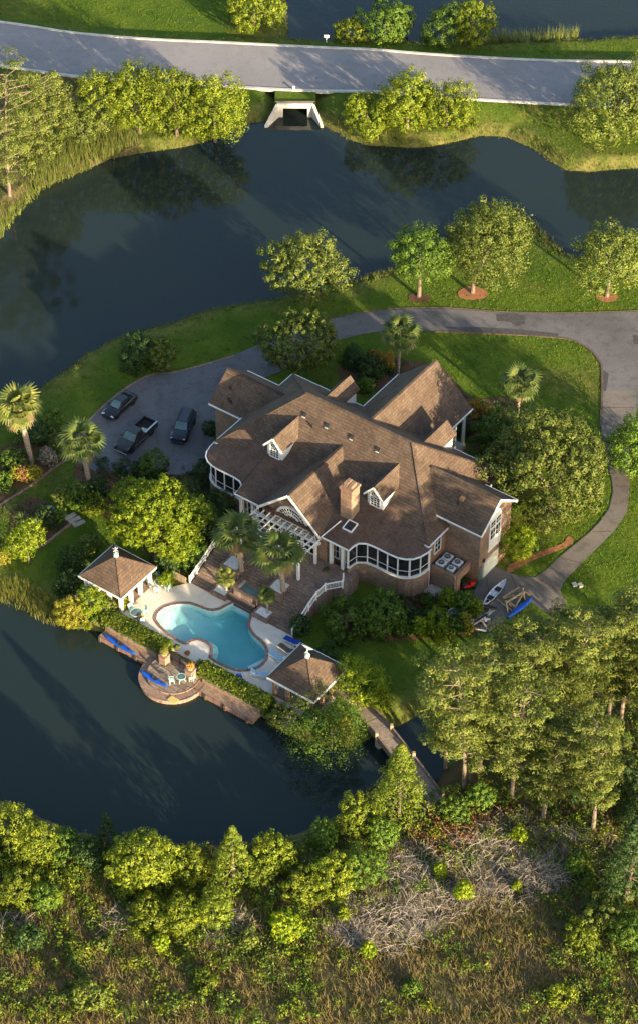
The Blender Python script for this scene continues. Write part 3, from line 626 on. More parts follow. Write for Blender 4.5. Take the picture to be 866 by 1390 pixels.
# dormers
def front_dormer(u0):
    d = hb(MB(), u0 - 1.0, u0 + 1.0, -2.0, 2.22, 6.2, 8.95).build('dormer', 'white_paint', HO)
    prism_v(MB(), [(u0 - 1.0, 8.93), (u0 + 1.0, 8.93), (u0, 10.02)], -2.0, 2.2).build('dormer_gable', 'white_paint', d)
    gable_v(-2.9, 2.62, u0 - 1.2, u0 + 1.2, 8.9, 10.3, 'dormer_roof', .14, d)
    for s in (-1, 1): MB().bar(h(u0 + s * 1.22, 2.64, 8.84), h(u0, 2.64, 10.24), .09, .2).build('rake_board', 'white_paint', d)
    f = hb(MB(), u0 - .55, u0 + .55, 2.23, 2.27, 7.5, 8.75).build('pane', 'dark_glass', d)
    g = MB()
    for i in range(1, 3): uu = u0 - .55 + 1.1 * i / 3; hb(g, uu - .03, uu + .03, 2.26, 2.31, 7.5, 8.75)
    for i in range(1, 4): zz = 7.5 + 1.25 * i / 4; hb(g, u0 - .55, u0 + .55, 2.255, 2.305, zz - .03, zz + .03)
    hb(g, u0 - .68, u0 + .68, 2.23, 2.36, 7.38, 7.5); hb(g, u0 - .66, u0 - .55, 2.23, 2.34, 7.5, 8.8); hb(g, u0 + .55, u0 + .66, 2.23, 2.34, 7.5, 8.8); hb(g, u0 - .6, u0 + .6, 2.23, 2.33, 8.72, 8.82)
    g.build('window_frame', 'white_paint', d)
    a_ = MB(); hadd(a_, [(u0 + .55 * math.cos(math.pi * i / 12), 2.27, 8.84 + .55 * math.sin(math.pi * i / 12)) for i in range(13)], [tuple(range(13))]); a_.build('arch_pane', 'dark_glass', d)
    a_ = arch(u0, 2.25, 8.84, .55, .66, .1, MB(), 12)
    for i in range(1, 4): a_.bar(h(u0, 2.3, 8.84), h(u0 + .55 * math.cos(math.pi * i / 4), 2.3, 8.84 + .55 * math.sin(math.pi * i / 4)), .05, .05)
    a_.build('arch_frame', 'white_paint', d)
for u0 in (-4.2, 8.9): front_dormer(u0)
for u0 in (-4.1, 8.7):
    d = hb(MB(), u0 - 1.15, u0 + 1.15, -11.0, -7.0, 6.3, 8.2).build('dormer', 'white_paint', HO)
    prism_v(MB(), [(u0 - 1.15, 8.18), (u0 + 1.15, 8.18), (u0, 9.4)], -10.98, -7.0).build('dormer_gable', 'white_paint', d)
    gable_v(-11.5, -6.0, u0 - 1.28, u0 + 1.28, 8.25, 9.7, 'dormer_roof', .14, d)
# ridge and hip caps
def cap(a, b, n_='ridge_cap'): MB().bar(h(a[0], a[1], a[2] + .03), h(b[0], b[1], b[2] + .03), .3, .05).build(n_, 'shingle', HO)
cap((-4.7, -4.15, RZ2), (9.15, -4.15, RZ2))
for (a_, b_) in (((-4.7, -4.15, RZ2), (-11.8, 3.0, EZ)), ((-4.7, -4.15, RZ2), (-11.8, -11.3, EZ)), ((9.15, -4.15, RZ2), (16.25, 3.0, EZ)), ((9.15, -4.15, RZ2), (16.25, -11.3, EZ))): cap(a_, b_, 'hip_cap')
cap((-16.5, -5.45, 8.75), (-8.2, -5.45, 8.75)); cap((11.8, -3.9, 10.05), (20.45, -3.9, 10.05)); cap((2.57, -18.5, 10.45), (2.57, -6.0, 10.45)); cap((2.05, -1.4, 9.75), (2.05, 8.3, 9.75))
# chimney
ch = hb(MB(), 6.35, 7.75, 3.5, 4.95, 5.5, 10.6).build('chimney', 'brick_wall', HO)
hb(MB(), 6.25, 7.85, 3.4, 5.05, 10.6, 10.85).build('chimney_cap', 'brick_wall', ch)
c = MB(); hb(c, 6.55, 7.0, 3.75, 4.7, 10.85, 11.3); c.build('chimney_pot', 'brick_wall', ch); c = MB(); hb(c, 7.12, 7.56, 3.75, 4.7, 10.85, 11.2); c.build('chimney_pot', 'brick_wall', ch)
# skylight on the low roof
def zlow(v): return zfront(1.2) + (v - 1.2) * (5.92 - zfront(1.2)) / (8.0 - 1.2)
k = MB()
pts = [(7.55, 5.05), (8.65, 5.05), (8.65, 6.2), (7.55, 6.2)]
hadd(k, [(u, v, zlow(v) + .14) for u, v in pts] + [(u, v, zlow(v) - .1) for u, v in pts], [(0, 1, 2, 3), (0, 4, 5, 1), (1, 5, 6, 2), (2, 6, 7, 3), (3, 7, 4, 0)])
sk = k.build('skylight', 'dark_glass', HO); f = MB()
for a, b in zip(pts, pts[1:] + pts[:1]): f.bar(h(a[0], a[1], zlow(a[1]) + .12), h(b[0], b[1], zlow(b[1]) + .12), .12, .14)
f.build('skylight_frame', 'white_paint', sk)
# roof vents and pipes
sl = math.atan((RZ2 - EZ) / 7.15)
for u_, v_ in ((-3.6, -2.4), (-.6, -2.4), (2.6, -2.4), (6.0, -2.4)):
    vb = MB().box(h(u_, v_, zfront(v_) + .1), (.42, .38, .2), 0, sl).build('roof_vent', 'dark_metal', HO)
    MB().box(h(u_, v_ + .28, zfront(v_ + .28) + .1), (.34, .1, .16), 0, sl).build('vent_grille', 'grey_metal', vb)
for u_, v_, z_ in ((-2.1, -1.7, zfront(-1.7)), (6.3, .6, zfront(.6)), (-14.9, -3.9, 7.5), (-14.4, -2.9, 6.75), (-14.0, -2.8, 6.65), (16.5, -2.0, 8.6), (14.2, -5.2, 9.0)):
    MB().tube([h(u_, v_, z_ - .3), h(u_, v_, z_ + .5)], .09, 6).build('vent_pipe', 'dark_metal', HO)
MB().box(h(16.6, -2.6, 9.05), (.5, .5, .35)).build('roof_vent', 'terracotta', HO)
# garage gable: doors, upper window panel, lights
gd = hb(MB(), 20.1, 20.18, -4.65, -1.85, .05, 2.35).build('garage_door', 'garage_paint', HO)
for i in range(4): hb(MB(), 20.17, 20.2, -4.55, -1.95, .15 + i * .56, .6 + i * .56).build('door_panel', 'garage_paint', gd)
sd_ = hb(MB(), 20.1, 20.17, -1.55, -.95, .05, 2.1).build('side_door', 'teal_glass', HO)
pn = hb(MB(), 20.1, 20.22, -4.75, -2.5, 3.3, 7.6).build('window_panel', 'white_paint', HO)
for v0, v1, z0, z1 in ((-4.5, -3.75, 5.0, 6.3), (-3.5, -2.75, 5.0, 6.3), (-4.5, -3.75, 6.7, 7.4), (-3.5, -2.75, 6.7, 7.4)):
    hb(MB(), 20.22, 20.25, v0, v1, z0, z1).build('pane', 'dark_glass', pn)
    hb(hb(MB(), 20.25, 20.28, v0, v1, (z0 + z1) / 2 - .03, (z0 + z1) / 2 + .03), 20.245, 20.275, (v0 + v1) / 2 - .03, (v0 + v1) / 2 + .03, z0, z1).build('glazing_bar', 'white_paint', pn)
c_ = MB(); ro = [(20.1 + q, -3.62 + 1.12 * math.cos(math.pi * i / 12), 7.6 + 1.0 * math.sin(math.pi * i / 12)) for q in (0, .12) for i in range(13)]
hadd(c_, ro, [tuple(range(12, -1, -1)), tuple(range(13, 26))] + [(i, i + 1, i + 14, i + 13) for i in range(12)] + [(12, 0, 13, 25)]); c_.build('arch_panel', 'white_paint', pn)
for v_ in (-1.7, -4.95): MB().box(h(20.22, v_, 2.75), (.2, .22, .4)).build('wall_lamp', 'dark_metal', HO)
winu(.2, 1.2, 3.6, 5.6, 15.8, 2, 3); winu(-9.4, -8.2, 3.0, 5.2, 15.8, 2, 3)
winu(-8.0, -7.0, 3.0, 5.2, -10.9, 2, 2)
# brick service yard wall with slab for the coolers
q = MB(); hb(q, 16.0, 19.05, 1.75, 2.1, -.2, 2.6); q.build('yard_wall', 'brick_wall', HO)
q = MB(); hb(q, 18.75, 19.1, -.88, 1.74, 1.5, 2.6); hb(q, 18.75, 19.1, 1.0, 1.74, -.2, 1.5); q.build('yard_wall', 'brick_wall', HO)
hb(MB(), 15.85, 18.74, -.88, 1.74, 1.5, 1.75).build('yard_floor', 'dark_metal', HO)
hb(MB(), 16.2, 17.9, 2.15, 3.6, .0, .12).build('doorstep', 'concrete', HO)
# back porch columns and floor
hb(MB(), -1.9, 7.1, -18.2, -14.6, -.1, .5).build('porch_floor', 'concrete', HO)
for u_, v_ in ((6.85, -18.0), (6.85, -16.2), (-1.7, -18.0), (1.2, -18.0), (4.0, -18.0)):
    MB().lathe([(.26, .5), (.26, .7), (.2, .75), (.17, 5.4), (.24, 5.5), (.24, 5.8)], 10, h(u_, v_, 0)).build('column', 'white_paint', HO)

# ------------------------------------------------------------------ terrace, spa, planters, pergola, railings
TZ = 2.1
tr = thing('terrace', 'broad flight of brick terrace steps rising from the pool to the house', 'terrace', tuple(L(2.2, 12, 0)), -TH)
def tb(mb, u0, u1, v0, v1, z0, z1): return mb.box(((u0 + u1) / 2 - 2.2, -((v0 + v1) / 2 - 12), (z0 + z1) / 2), (u1 - u0, v1 - v0, z1 - z0))
tb(MB(), -4.6, 9.0, 7.3, 12.75, -.2, TZ).build('landing', 'terrace_brick', tr)
tb(MB(), 9.0, 10.2, 7.0, 9.7, -.2, TZ - .003).build('landing', 'terrace_brick', tr)
NS = 14
for i in range(NS):
    v1 = 12.75 + (i + 1) * .3; zt = TZ - (i + 1) * (TZ - .06) / (NS + .5)
    for u0_, u1_ in (((-4.4 + .002 * i, 8.75 - .002 * i),) if v1 < 16.0 else ((-4.4 + .002 * i, .05), (3.75, 8.75 - .002 * i))): tb(MB(), u0_, u1_, v1 - .3, v1, -.2, zt).build('step', 'terrace_brick', tr)
spa = thing('spa', 'raised brick spa between the four gravel planters above the pool', 'hot tub', tuple(L(1.85, 14.6, 0)), -TH)
def sb(mb, du, dv, u, v, z0, z1): return mb.box((du, -dv, (z0 + z1) / 2), (u, v, z1 - z0))
for du, dv, u, v in ((-1.45, -.1, .5, 3.0), (1.45, -.1, .5, 3.0), (0, -1.4, 2.4, .4), (0, 1.25, 2.4, .5)): sb(MB(), du, dv, u, v, -.2, 1.35).build('spa_wall', 'terrace_brick', spa)
sb(MB(), 0, -.06, 2.38, 2.2, .3, .5).build('spa_floor', 'pool_plaster', spa); sb(MB(), 0, -.06, 2.39, 2.19, .55, 1.22).build('spa_water', 'teal_glass', spa)
sb(MB(), -1.05, -.05, .3, 2.1, 1.2, 1.30).build('bench', 'concrete', spa); sb(MB(), 0, -1.05, 1.7, .3, 1.2, 1.31).build('bench', 'concrete', spa)
sb(MB(), 0, 1.75, 3.3, .5, -1.0, .75).build('spill_ledge', 'terrace_brick', spa)
def planter(u0, u1, v0, v1, z, label):
    p = thing('gravel_planter', label, 'planter', tuple(L((u0 + u1) / 2, (v0 + v1) / 2, 0)), -TH, 'square gravel planters on the terrace')
    a, b = u1 - u0, v1 - v0
    for du, dv, u, v in ((-a / 2 + .12, 0, .24, b), (a / 2 - .12, 0, .24, b), (0, -b / 2 + .12, a - .48, .24), (0, b / 2 - .12, a - .48, .24)): sb(MB(), du, dv, u, v, -.2, z).build('planter_wall', 'terrace_brick', p)
    sb(MB(), 0, 0, a - .49, b - .49, -.1, z - .04).build('gravel', 'gravel_white', p); return p
planter(-2.3, -.1, 12.5, 14.6, 2.22, 'white gravel square at the foot of the left large fan palm')
planter(3.7, 5.8, 12.5, 14.6, 2.22, 'white gravel square at the foot of the right large fan palm')
planter(-1.75, .2, 15.0, 17.05, .62, 'low white gravel square with the small palm left of the spa')
planter(3.75, 5.75, 15.0, 17.1, .62, 'low white gravel square with the small palm right of the spa')
pg = thing('pergola', 'white slatted pergola in front of the arched window', 'pergola', tuple(L(1.9, 10, TZ)), -TH)
def pgb(a, b, w, hg): return MB().bar((a[0] - 1.9, -(a[1] - 10), a[2]), (b[0] - 1.9, -(b[1] - 10), b[2]), w, hg)
for u_ in (-1.9, 1.0, 3.4, 5.7): pgb((u_, 11.5, 0), (u_, 11.5, 2.95), .26, .26).build('post', 'white_paint', pg)
for u_ in (-1.9, 5.7): pgb((u_, 8.5, 0), (u_, 8.5, 2.95), .26, .26).build('post', 'white_paint', pg)
for v_ in (8.35, 8.6, 11.4, 11.65): pgb((-2.4, v_, 3.07), (6.2, v_, 3.07), .09, .24).build('beam', 'white_paint', pg)
for i in range(12): pgb((-2.2 + i * .74, 7.8, 3.27), (-2.2 + i * .74, 12.1, 3.27), .08, .16).build('rafter', 'white_paint', pg)
for i in range(5): pgb((-2.4, 8.9 + i * .62, 3.39), (6.2, 8.9 + i * .62, 3.39), .06, .07).build('batten', 'white_paint', pg)
def railing(pts, label):
    b0 = L(*pts[0]); r = thing('stair_railing', label, 'railing', tuple(b0), 0, 'white stair railings')
    P = [L(*p) - b0 for p in pts]
    for p in P: MB().bar(p + Vector((0, 0, -.1)), p + Vector((0, 0, 1.08)), .16, .16).build('post', 'white_paint', r)
    bal = MB()
    for a, b in zip(P, P[1:]):
        MB().bar(a + Vector((0, 0, .95)), b + Vector((0, 0, .95)), .1, .09).build('handrail', 'white_paint', r)
        MB().bar(a + Vector((0, 0, .14)), b + Vector((0, 0, .14)), .07, .07).build('bottom_rail', 'white_paint', r)
        k = int((b - a).length / .16)
        for i in range(1, k): q = a + (b - a) * i / k; bal.bar(q + Vector((0, 0, .15)), q + Vector((0, 0, .94)), .045, .045)
    bal.build('balusters', 'white_paint', r)['kind'] = 'stuff'
railing([(-4.5, 17.0, .06), (-4.5, 15.8, .62), (-4.5, 14.3, 1.35), (-4.5, 12.75, 2.1), (-4.6, 11.4, 2.1)], 'white stair railing down the left side of the terrace')
railing([(8.85, 16.9, .06), (8.85, 15.4, .8), (8.85, 14.0, 1.5), (8.9, 12.75, 2.1), (8.95, 11.2, 2.1), (10.1, 9.75, 2.1), (9.6, 8.9, 2.1)], 'white stair railing down the right side of the terrace beside the dark tree')
# low timber gate by the left railing
gt = thing('garden_gate', 'small weathered wooden gate beside the foot of the left stair railing', 'gate', tuple(L(-5.6, 17.4, 0)), -TH)
for i in range(6): MB().box((-.75 + i * .3, 0, .55), (.26, .05, 1.1)).build('board', 'bare_wood', gt)
for z_ in (.25, .85): MB().box((0, .05, z_), (1.9, .05, .1)).build('rail', 'bare_wood', gt)

# ------------------------------------------------------------------ pavilions
def pavilion(u0, u1, v0, v1, label, vane):
    uc, vc = (u0 + u1) / 2, (v0 + v1) / 2; p = thing('pool_pavilion', label, 'pavilion', tuple(L(uc, vc, 0)), -TH, 'brown roofed pavilions by the pool')
    a, b = (u1 - u0) / 2, (v1 - v0) / 2; ez, ap = 2.75, 5.0
    MB().add([(-a, -b, ez), (a, -b, ez), (a, b, ez), (-a, b, ez), (0, 0, ap)], [(0, 1, 4), (1, 2, 4), (2, 3, 4), (3, 0, 4), (3, 2, 1, 0)]).build('roof', 'shingle', p)
    f = MB()
    for x0, y0, x1, y1 in ((-a, -b, a, -b), (a, -b, a, b), (a, b, -a, b), (-a, b, -a, -b)): f.bar((x0, y0, ez - .1), (x1, y1, ez - .1), .14, .22)
    f.build('fascia', 'white_paint', p)
    hips = MB()
    for x, y in ((-a, -b), (a, -b), (a, b), (-a, b)): hips.bar((x, y, ez + .02), (0, 0, ap + .02), .16, .05)
    hips.build('hip_cap', 'shingle', p)
    for x in (-1, -.33, .33, 1):
        for y in (-1, -.33, .33, 1):
            if abs(x) == 1 or abs(y) == 1: MB().box((x * (a - .55), y * (b - .55), 1.33), (.36, .36, 2.66)).build('post', 'brick_wall' if not vane else 'white_paint', p)
    MB().box((0, 0, .05), (2 * a - .7, 2 * b - .7, .16)).build('floor', 'dock_brick', p)
    MB().box((0, .9, .75), (2.6, .9, 1.3)).build('bar_counter', 'dark_wood', p)
    MB().box((0, 0, ap + .1), (.34, .34, .5)).build('cupola', 'white_paint', p)
    MB().lathe([(.3, ap + .32), (.26, ap + .4), (.02, ap + .58)], 8).build('cupola_cap', 'patina', p)
    w = MB().tube([(0, 0, ap + .5), (0, 0, ap + 1.15)], .03, 6).build('weather_vane', 'white_paint', p)
    if vane:
        MB().bar((-.36, 0, ap + .9), (.36, 0, ap + .9), .045, .045).build('vane_arm', 'white_paint', w); MB().bar((0, -.36, ap + .9), (0, .36, ap + .9), .045, .045).build('vane_arm', 'white_paint', w)
        MB().lathe([(.0, ap + 1.08), (.09, ap + 1.18), (0, ap + 1.28)], 8).build('vane_ball', 'white_paint', w)
    else:
        MB().add([(-.75, 0, ap + 1.35), (-.2, .12, ap + 1.4), (.35, .1, ap + 1.32), (.8, 0, ap + 1.52), (.35, -.1, ap + 1.3), (-.2, -.12, ap + 1.38), (0, 0, ap + 1.2), (-.1, 0, ap + 1.5)],
                 [(0, 1, 7), (1, 2, 7), (2, 3, 7), (3, 4, 7), (4, 5, 7), (5, 0, 7), (1, 0, 6), (2, 1, 6), (3, 2, 6), (4, 3, 6), (5, 4, 6), (0, 5, 6)]).build('vane_bird', 'white_paint', w)
        MB().bar((0, -.4, ap + .9), (0, .4, ap + .9), .045, .045).build('vane_arm', 'white_paint', w)
    return p
pavilion(-12.9, -7.1, 19.3, 25.1, 'pavilion with sunlit brown hip roof and white posts beside the bright maple', True)
pavilion(11.8, 17.6, 19.3, 25.1, 'pavilion with shaded brown hip roof and brick posts at the head of the footbridge', False)

# ------------------------------------------------------------------ dock and bulkhead
dk = thing('dock', 'brick paved dock with round landing along the lagoon below the hedges', 'dock', tuple(L(2.1, 28, -.5)), -TH)
def dkb(mb, u0, u1, v0, v1, z0, z1): return mb.box(((u0 + u1) / 2 - 2.1, -((v0 + v1) / 2 - 28), (z0 + z1) / 2 + .5), (u1 - u0, v1 - v0, z1 - z0))
dkb(MB(), -7.7, -.9, 27.2, 28.32, -2.2, -.5).build('walkway', 'dock_brick', dk); dkb(MB(), 5.1, 12.4, 27.2, 28.32, -2.2, -.5).build('walkway', 'dock_brick', dk)
MB().lathe([(.01, -1.7), (3.5, -1.7), (3.5, .0), (.01, .002)], 40, (0, -.2, 0)).build('round_landing', 'dock_brick', dk)
MB().lathe([(.01, .0), (2.72, .0), (2.72, .2), (.01, .2)], 36, (0, -.05, 0)).build('upper_landing', 'flag_stone', dk)
e = MB(); e.lathe([(3.46, -.05), (3.56, -.05), (3.56, .03), (3.46, .03), (3.46, -.05)], 40, (0, -.2, 0)); e.build('edge_band', 'coping_brick', dk)
e = MB(); e.lathe([(2.70, .12), (2.80, .12), (2.80, .22), (2.70, .22), (2.70, .12)], 36, (0, -.05, 0)); e.build('edge_band', 'coping_brick', dk)
for u0, u1 in ((-7.7, -.9), (5.1, 12.4)):
    dkb(MB(), u0, u1, 26.85, 27.19, -2.2, -.05).build('retaining_wall', 'brick_wall', dk); dkb(MB(), u0 + .02, u1, 28.32, 28.42, -2.1, -.44).build('edge_board', 'coping_brick', dk)
dkb(MB(), -.9, 5.1, 26.0, 27.0, -2.0, -.1).build('retaining_wall', 'brick_wall', dk)
dkb(MB(), 3.7, 4.7, 30.45, 31.15, -.49, -.42).build('boarding_step', 'yellow_board', dk)
for u_ in (-7.4, -5, -2.6, 6.5, 9, 11.8): dkb(MB(), u_ - .12, u_ + .12, 28.42, 28.58, -2.5, -.35).build('pile', 'dark_wood', dk)
for u_, lb in ((.45, 'left brick pillar carrying a flower urn at the round landing'), (3.85, 'right brick pillar carrying a flower urn at the round landing')):
    p = thing('brick_pillar', lb, 'pillar', tuple(L(u_, 27.5, -.5)), -TH, 'brick pillars at the round landing')
    MB().box((0, 0, .7), (.8, .8, 1.4)).build('shaft', 'brick_wall', p); MB().box((0, 0, 1.45), (.92, .92, .1)).build('cap', 'coping_brick', p)
fc = thing('dock_fence', 'low iron fence with dark posts between the two brick pillars', 'fence', tuple(L(2.1, 26.9, 0)), -TH)
for i in range(3): MB().box((-1.2 + i * 1.1, 0, .5), (.08, .08, 1.0)).build('post', 'dark_metal', fc)
MB().box((0, 0, .95), (2.9, .05, .06)).build('rail', 'dark_metal', fc); MB().box((0, .03, .25), (2.9, .05, .06)).build('rail', 'dark_metal', fc)

# ------------------------------------------------------------------ footbridge
bl_ = smooth_poly(pxpoly([(449, 942), (478, 968), (511, 1006), (542, 1046), (581, 1097)]), 4, False); br_ = smooth_poly(pxpoly([(464, 931), (500, 960), (531, 995), (561, 1032), (601, 1083)]), 4, False)
b0 = np.array([*bl_[8], 0.0]); bd = thing('footbridge', 'narrow brown footbridge with pale posts crossing from the pavilion to the pines', 'bridge', tuple(b0))
dkm, n_ = [], len(bl_)
def bz(i): return .12 + .35 * math.sin(math.pi * i / (n_ - 1))
planks = MB()
for i in range(n_ - 1):
    a0, a1, c0, c1 = [np.array(x) for x in (bl_[i], bl_[i + 1], br_[i], br_[i + 1])]
    k = max(int(np.linalg.norm(a1 - a0) / .22), 1)
    for j in range(k):
        t0, t1 = (j + .04) / k, (j + .94) / k; p = [a0 + (a1 - a0) * t0, a0 + (a1 - a0) * t1, c0 + (c1 - c0) * t1, c0 + (c1 - c0) * t0]
        zz = [bz(i + t0), bz(i + t1), bz(i + t1), bz(i + t0)]; dz = random.uniform(-.008, .008)
        planks.add([(q[0] - b0[0], q[1] - b0[1], z + dz + w) for w in (0, -.06) for q, z in zip(p, zz)], [(0, 1, 2, 3), (7, 6, 5, 4), (0, 4, 5, 1), (1, 5, 6, 2), (2, 6, 7, 3), (3, 7, 4, 0)])
o = planks.build('planks', 'board_grey', bd); o['kind'] = 'stuff'
for ln in (bl_, br_):
    s_ = MB(); s_.loft([[(ln[i][0] - b0[0] + dx, ln[i][1] - b0[1], bz(i) + z) for dx, z in ((-.09, -.35), (.09, -.35), (.09, .42), (-.09, .42))] for i in range(n_)]); s_.build('parapet', 'board_brown', bd)
    for i in ((0, 4, 8, 12, 16) if ln is br_ else (0, 8, 16)):
        q = ln[i]; MB().box((q[0] - b0[0], q[1] - b0[1], bz(i) + .3), (.3, .3, 1.0)).build('post', 'bare_wood', bd)
for i in (4, 8, 12):
    a, c = np.array(bl_[i]), np.array(br_[i]); MB().bar((*(a - b0[:2]), -1.0), (*(c - b0[:2]), -1.0), .6, 2.6).build('pier', 'concrete', bd)
q = np.array(bl_[-1]); w_ = np.array(br_[-1]); MB().bar((*(q - b0[:2] + [.3, -.4]), .0), (*(w_ - b0[:2] + [.3, -.4]), .0), .9, .2).build('step', 'dark_wood', bd)

# ------------------------------------------------------------------ culvert
cb = at(401, 160, WZ); cu = thing('culvert', 'pale concrete box culvert with splayed wing walls under the road', 'culvert', tuple(cb))
p0, p1 = at(385, 158, WZ) - cb, at(418, 158, WZ) - cb
w_ = (p1[0] - p0[0])
MB().box((0, .35, 1.72), (w_ + 1.6, .45, .62)).build('headwall', 'kerb_concrete', cu)
for s in (-1, 1):
    MB().box((s * (w_ / 2 + .4), .35, .4), (.8, .44, 2.4)).build('jamb', 'kerb_concrete', cu)
    x0 = s * (w_ / 2 + .55); x1 = s * (w_ / 2 + (2.0 if s < 0 else 1.7))
    wg = MB(); prof = [(x0, .2, -1.2), (x0, .2, 2.0), (x1, -2.3, .35), (x1, -2.3, -1.2)]; wg.add([*prof, *[(x + s * .4, y, z) for x, y, z in prof]], [(0, 1, 2, 3), (7, 6, 5, 4), (0, 4, 5, 1), (1, 5, 6, 2), (2, 6, 7, 3), (3, 7, 4, 0)]); wg.build('wing_wall', 'kerb_concrete', cu)
    MB().box((s * (w_ / 2 + .1), 3.7, .2), (.2, 6.2, 2.6)).build('barrel_wall', 'concrete', cu)
MB().box((0, 3.7, 1.6), (w_ + .4, 6.2, .25)).build('barrel_roof', 'concrete', cu); MB().box((0, 6.9, .3), (w_ + .4, .2, 2.6)).build('barrel_shade_panel', 'dark_metal', cu)  # near-black end panel paints in the shade deep inside the barrel
MB().box((0, .75, 2.10), (w_ + 2.0, .1, .14)).build('guard_rail', 'dark_wood', cu)
vg = MB().box((cb[0], cb[1] + 2.6, .86), (w_ + 2.2, 4.0, .14)).build('verge', 'ground_cover'); structure(vg)
sg = thing('pond_sign', 'small white sign on a post beside the far pond', 'sign', at(443, 57, .6))
MB().box((0, 0, .5), (.08, .08, 1.3)).build('post', 'white_paint', sg); MB().box((0, -.06, .95), (.7, .05, .45)).build('board', 'white_paint', sg)
mk = thing('kerb_marker', 'small white marker post on the kerb above the culvert', 'marker post', at(399, 122, 1.0)); MB().box((0, 0, .2), (.25, .2, .5)).build('post', 'white_paint', mk); MB().box((0, 0, .48), (.35, .3, .08)).build('cap', 'white_paint', mk)

# ------------------------------------------------------------------ vehicles
def wheel(par, x, y, r, w=.22):
    m_ = []
    t_ = MB().lathe([(r * .62, -w / 2), (r * .95, -w / 2), (r, -w / 4), (r, w / 4), (r * .95, w / 2), (r * .62, w / 2)], 16)
    t_.v = [(x + a, y + c, r + b) for a, b, c in t_.v]; to = t_.build('wheel', 'tyre', par)
    d_ = MB().lathe([(.01, -w * .35), (r * .63, -w * .45), (r * .63, w * .45), (.01, w * .35)], 12); d_.v = [(x + a, y + c, r + b) for a, b, c in d_.v]; d_.build('rim', 'chrome', to)
def hull(par, name, mat, secs, smooth=True):                  # secs: x, half width bottom, half width belt, z0, zbelt, ztop, half width top
    rings = []
    for x, wb, wm, z0, zm, zt, wt in secs:
        h_ = [(wb * .92, z0), (wb, z0 + .12), (wm, zm), (wm * .97, zm + (zt - zm) * .6), (wt, zt), (wt * .5, zt + .015)]
        rings.append([(x, y, z) for y, z in h_] + [(x, -y, z) for y, z in h_[::-1]])
    o = MB().loft(rings).build(name, mat, par)
    if smooth:
        o.data.polygons.foreach_set('use_smooth', [True] * len(o.data.polygons))
        if hasattr(o.data, 'set_sharp_from_angle'): o.data.set_sharp_from_angle(angle=R(32))
    return o
def quadpart(par, name, mat, pts, th=.02):
    a, b, c = Vector(pts[0]), Vector(pts[1]), Vector(pts[2]); n_ = (b - a).cross(c - a).normalized() * th
    k = len(pts); return MB().add([Vector(p) + n_ for p in pts] + [Vector(p) - n_ for p in pts], [tuple(range(k)), tuple(range(2 * k - 1, k - 1, -1))] + [(i, i + k, (i + 1) % k + k, (i + 1) % k) for i in range(k)]).build(name, mat, par)
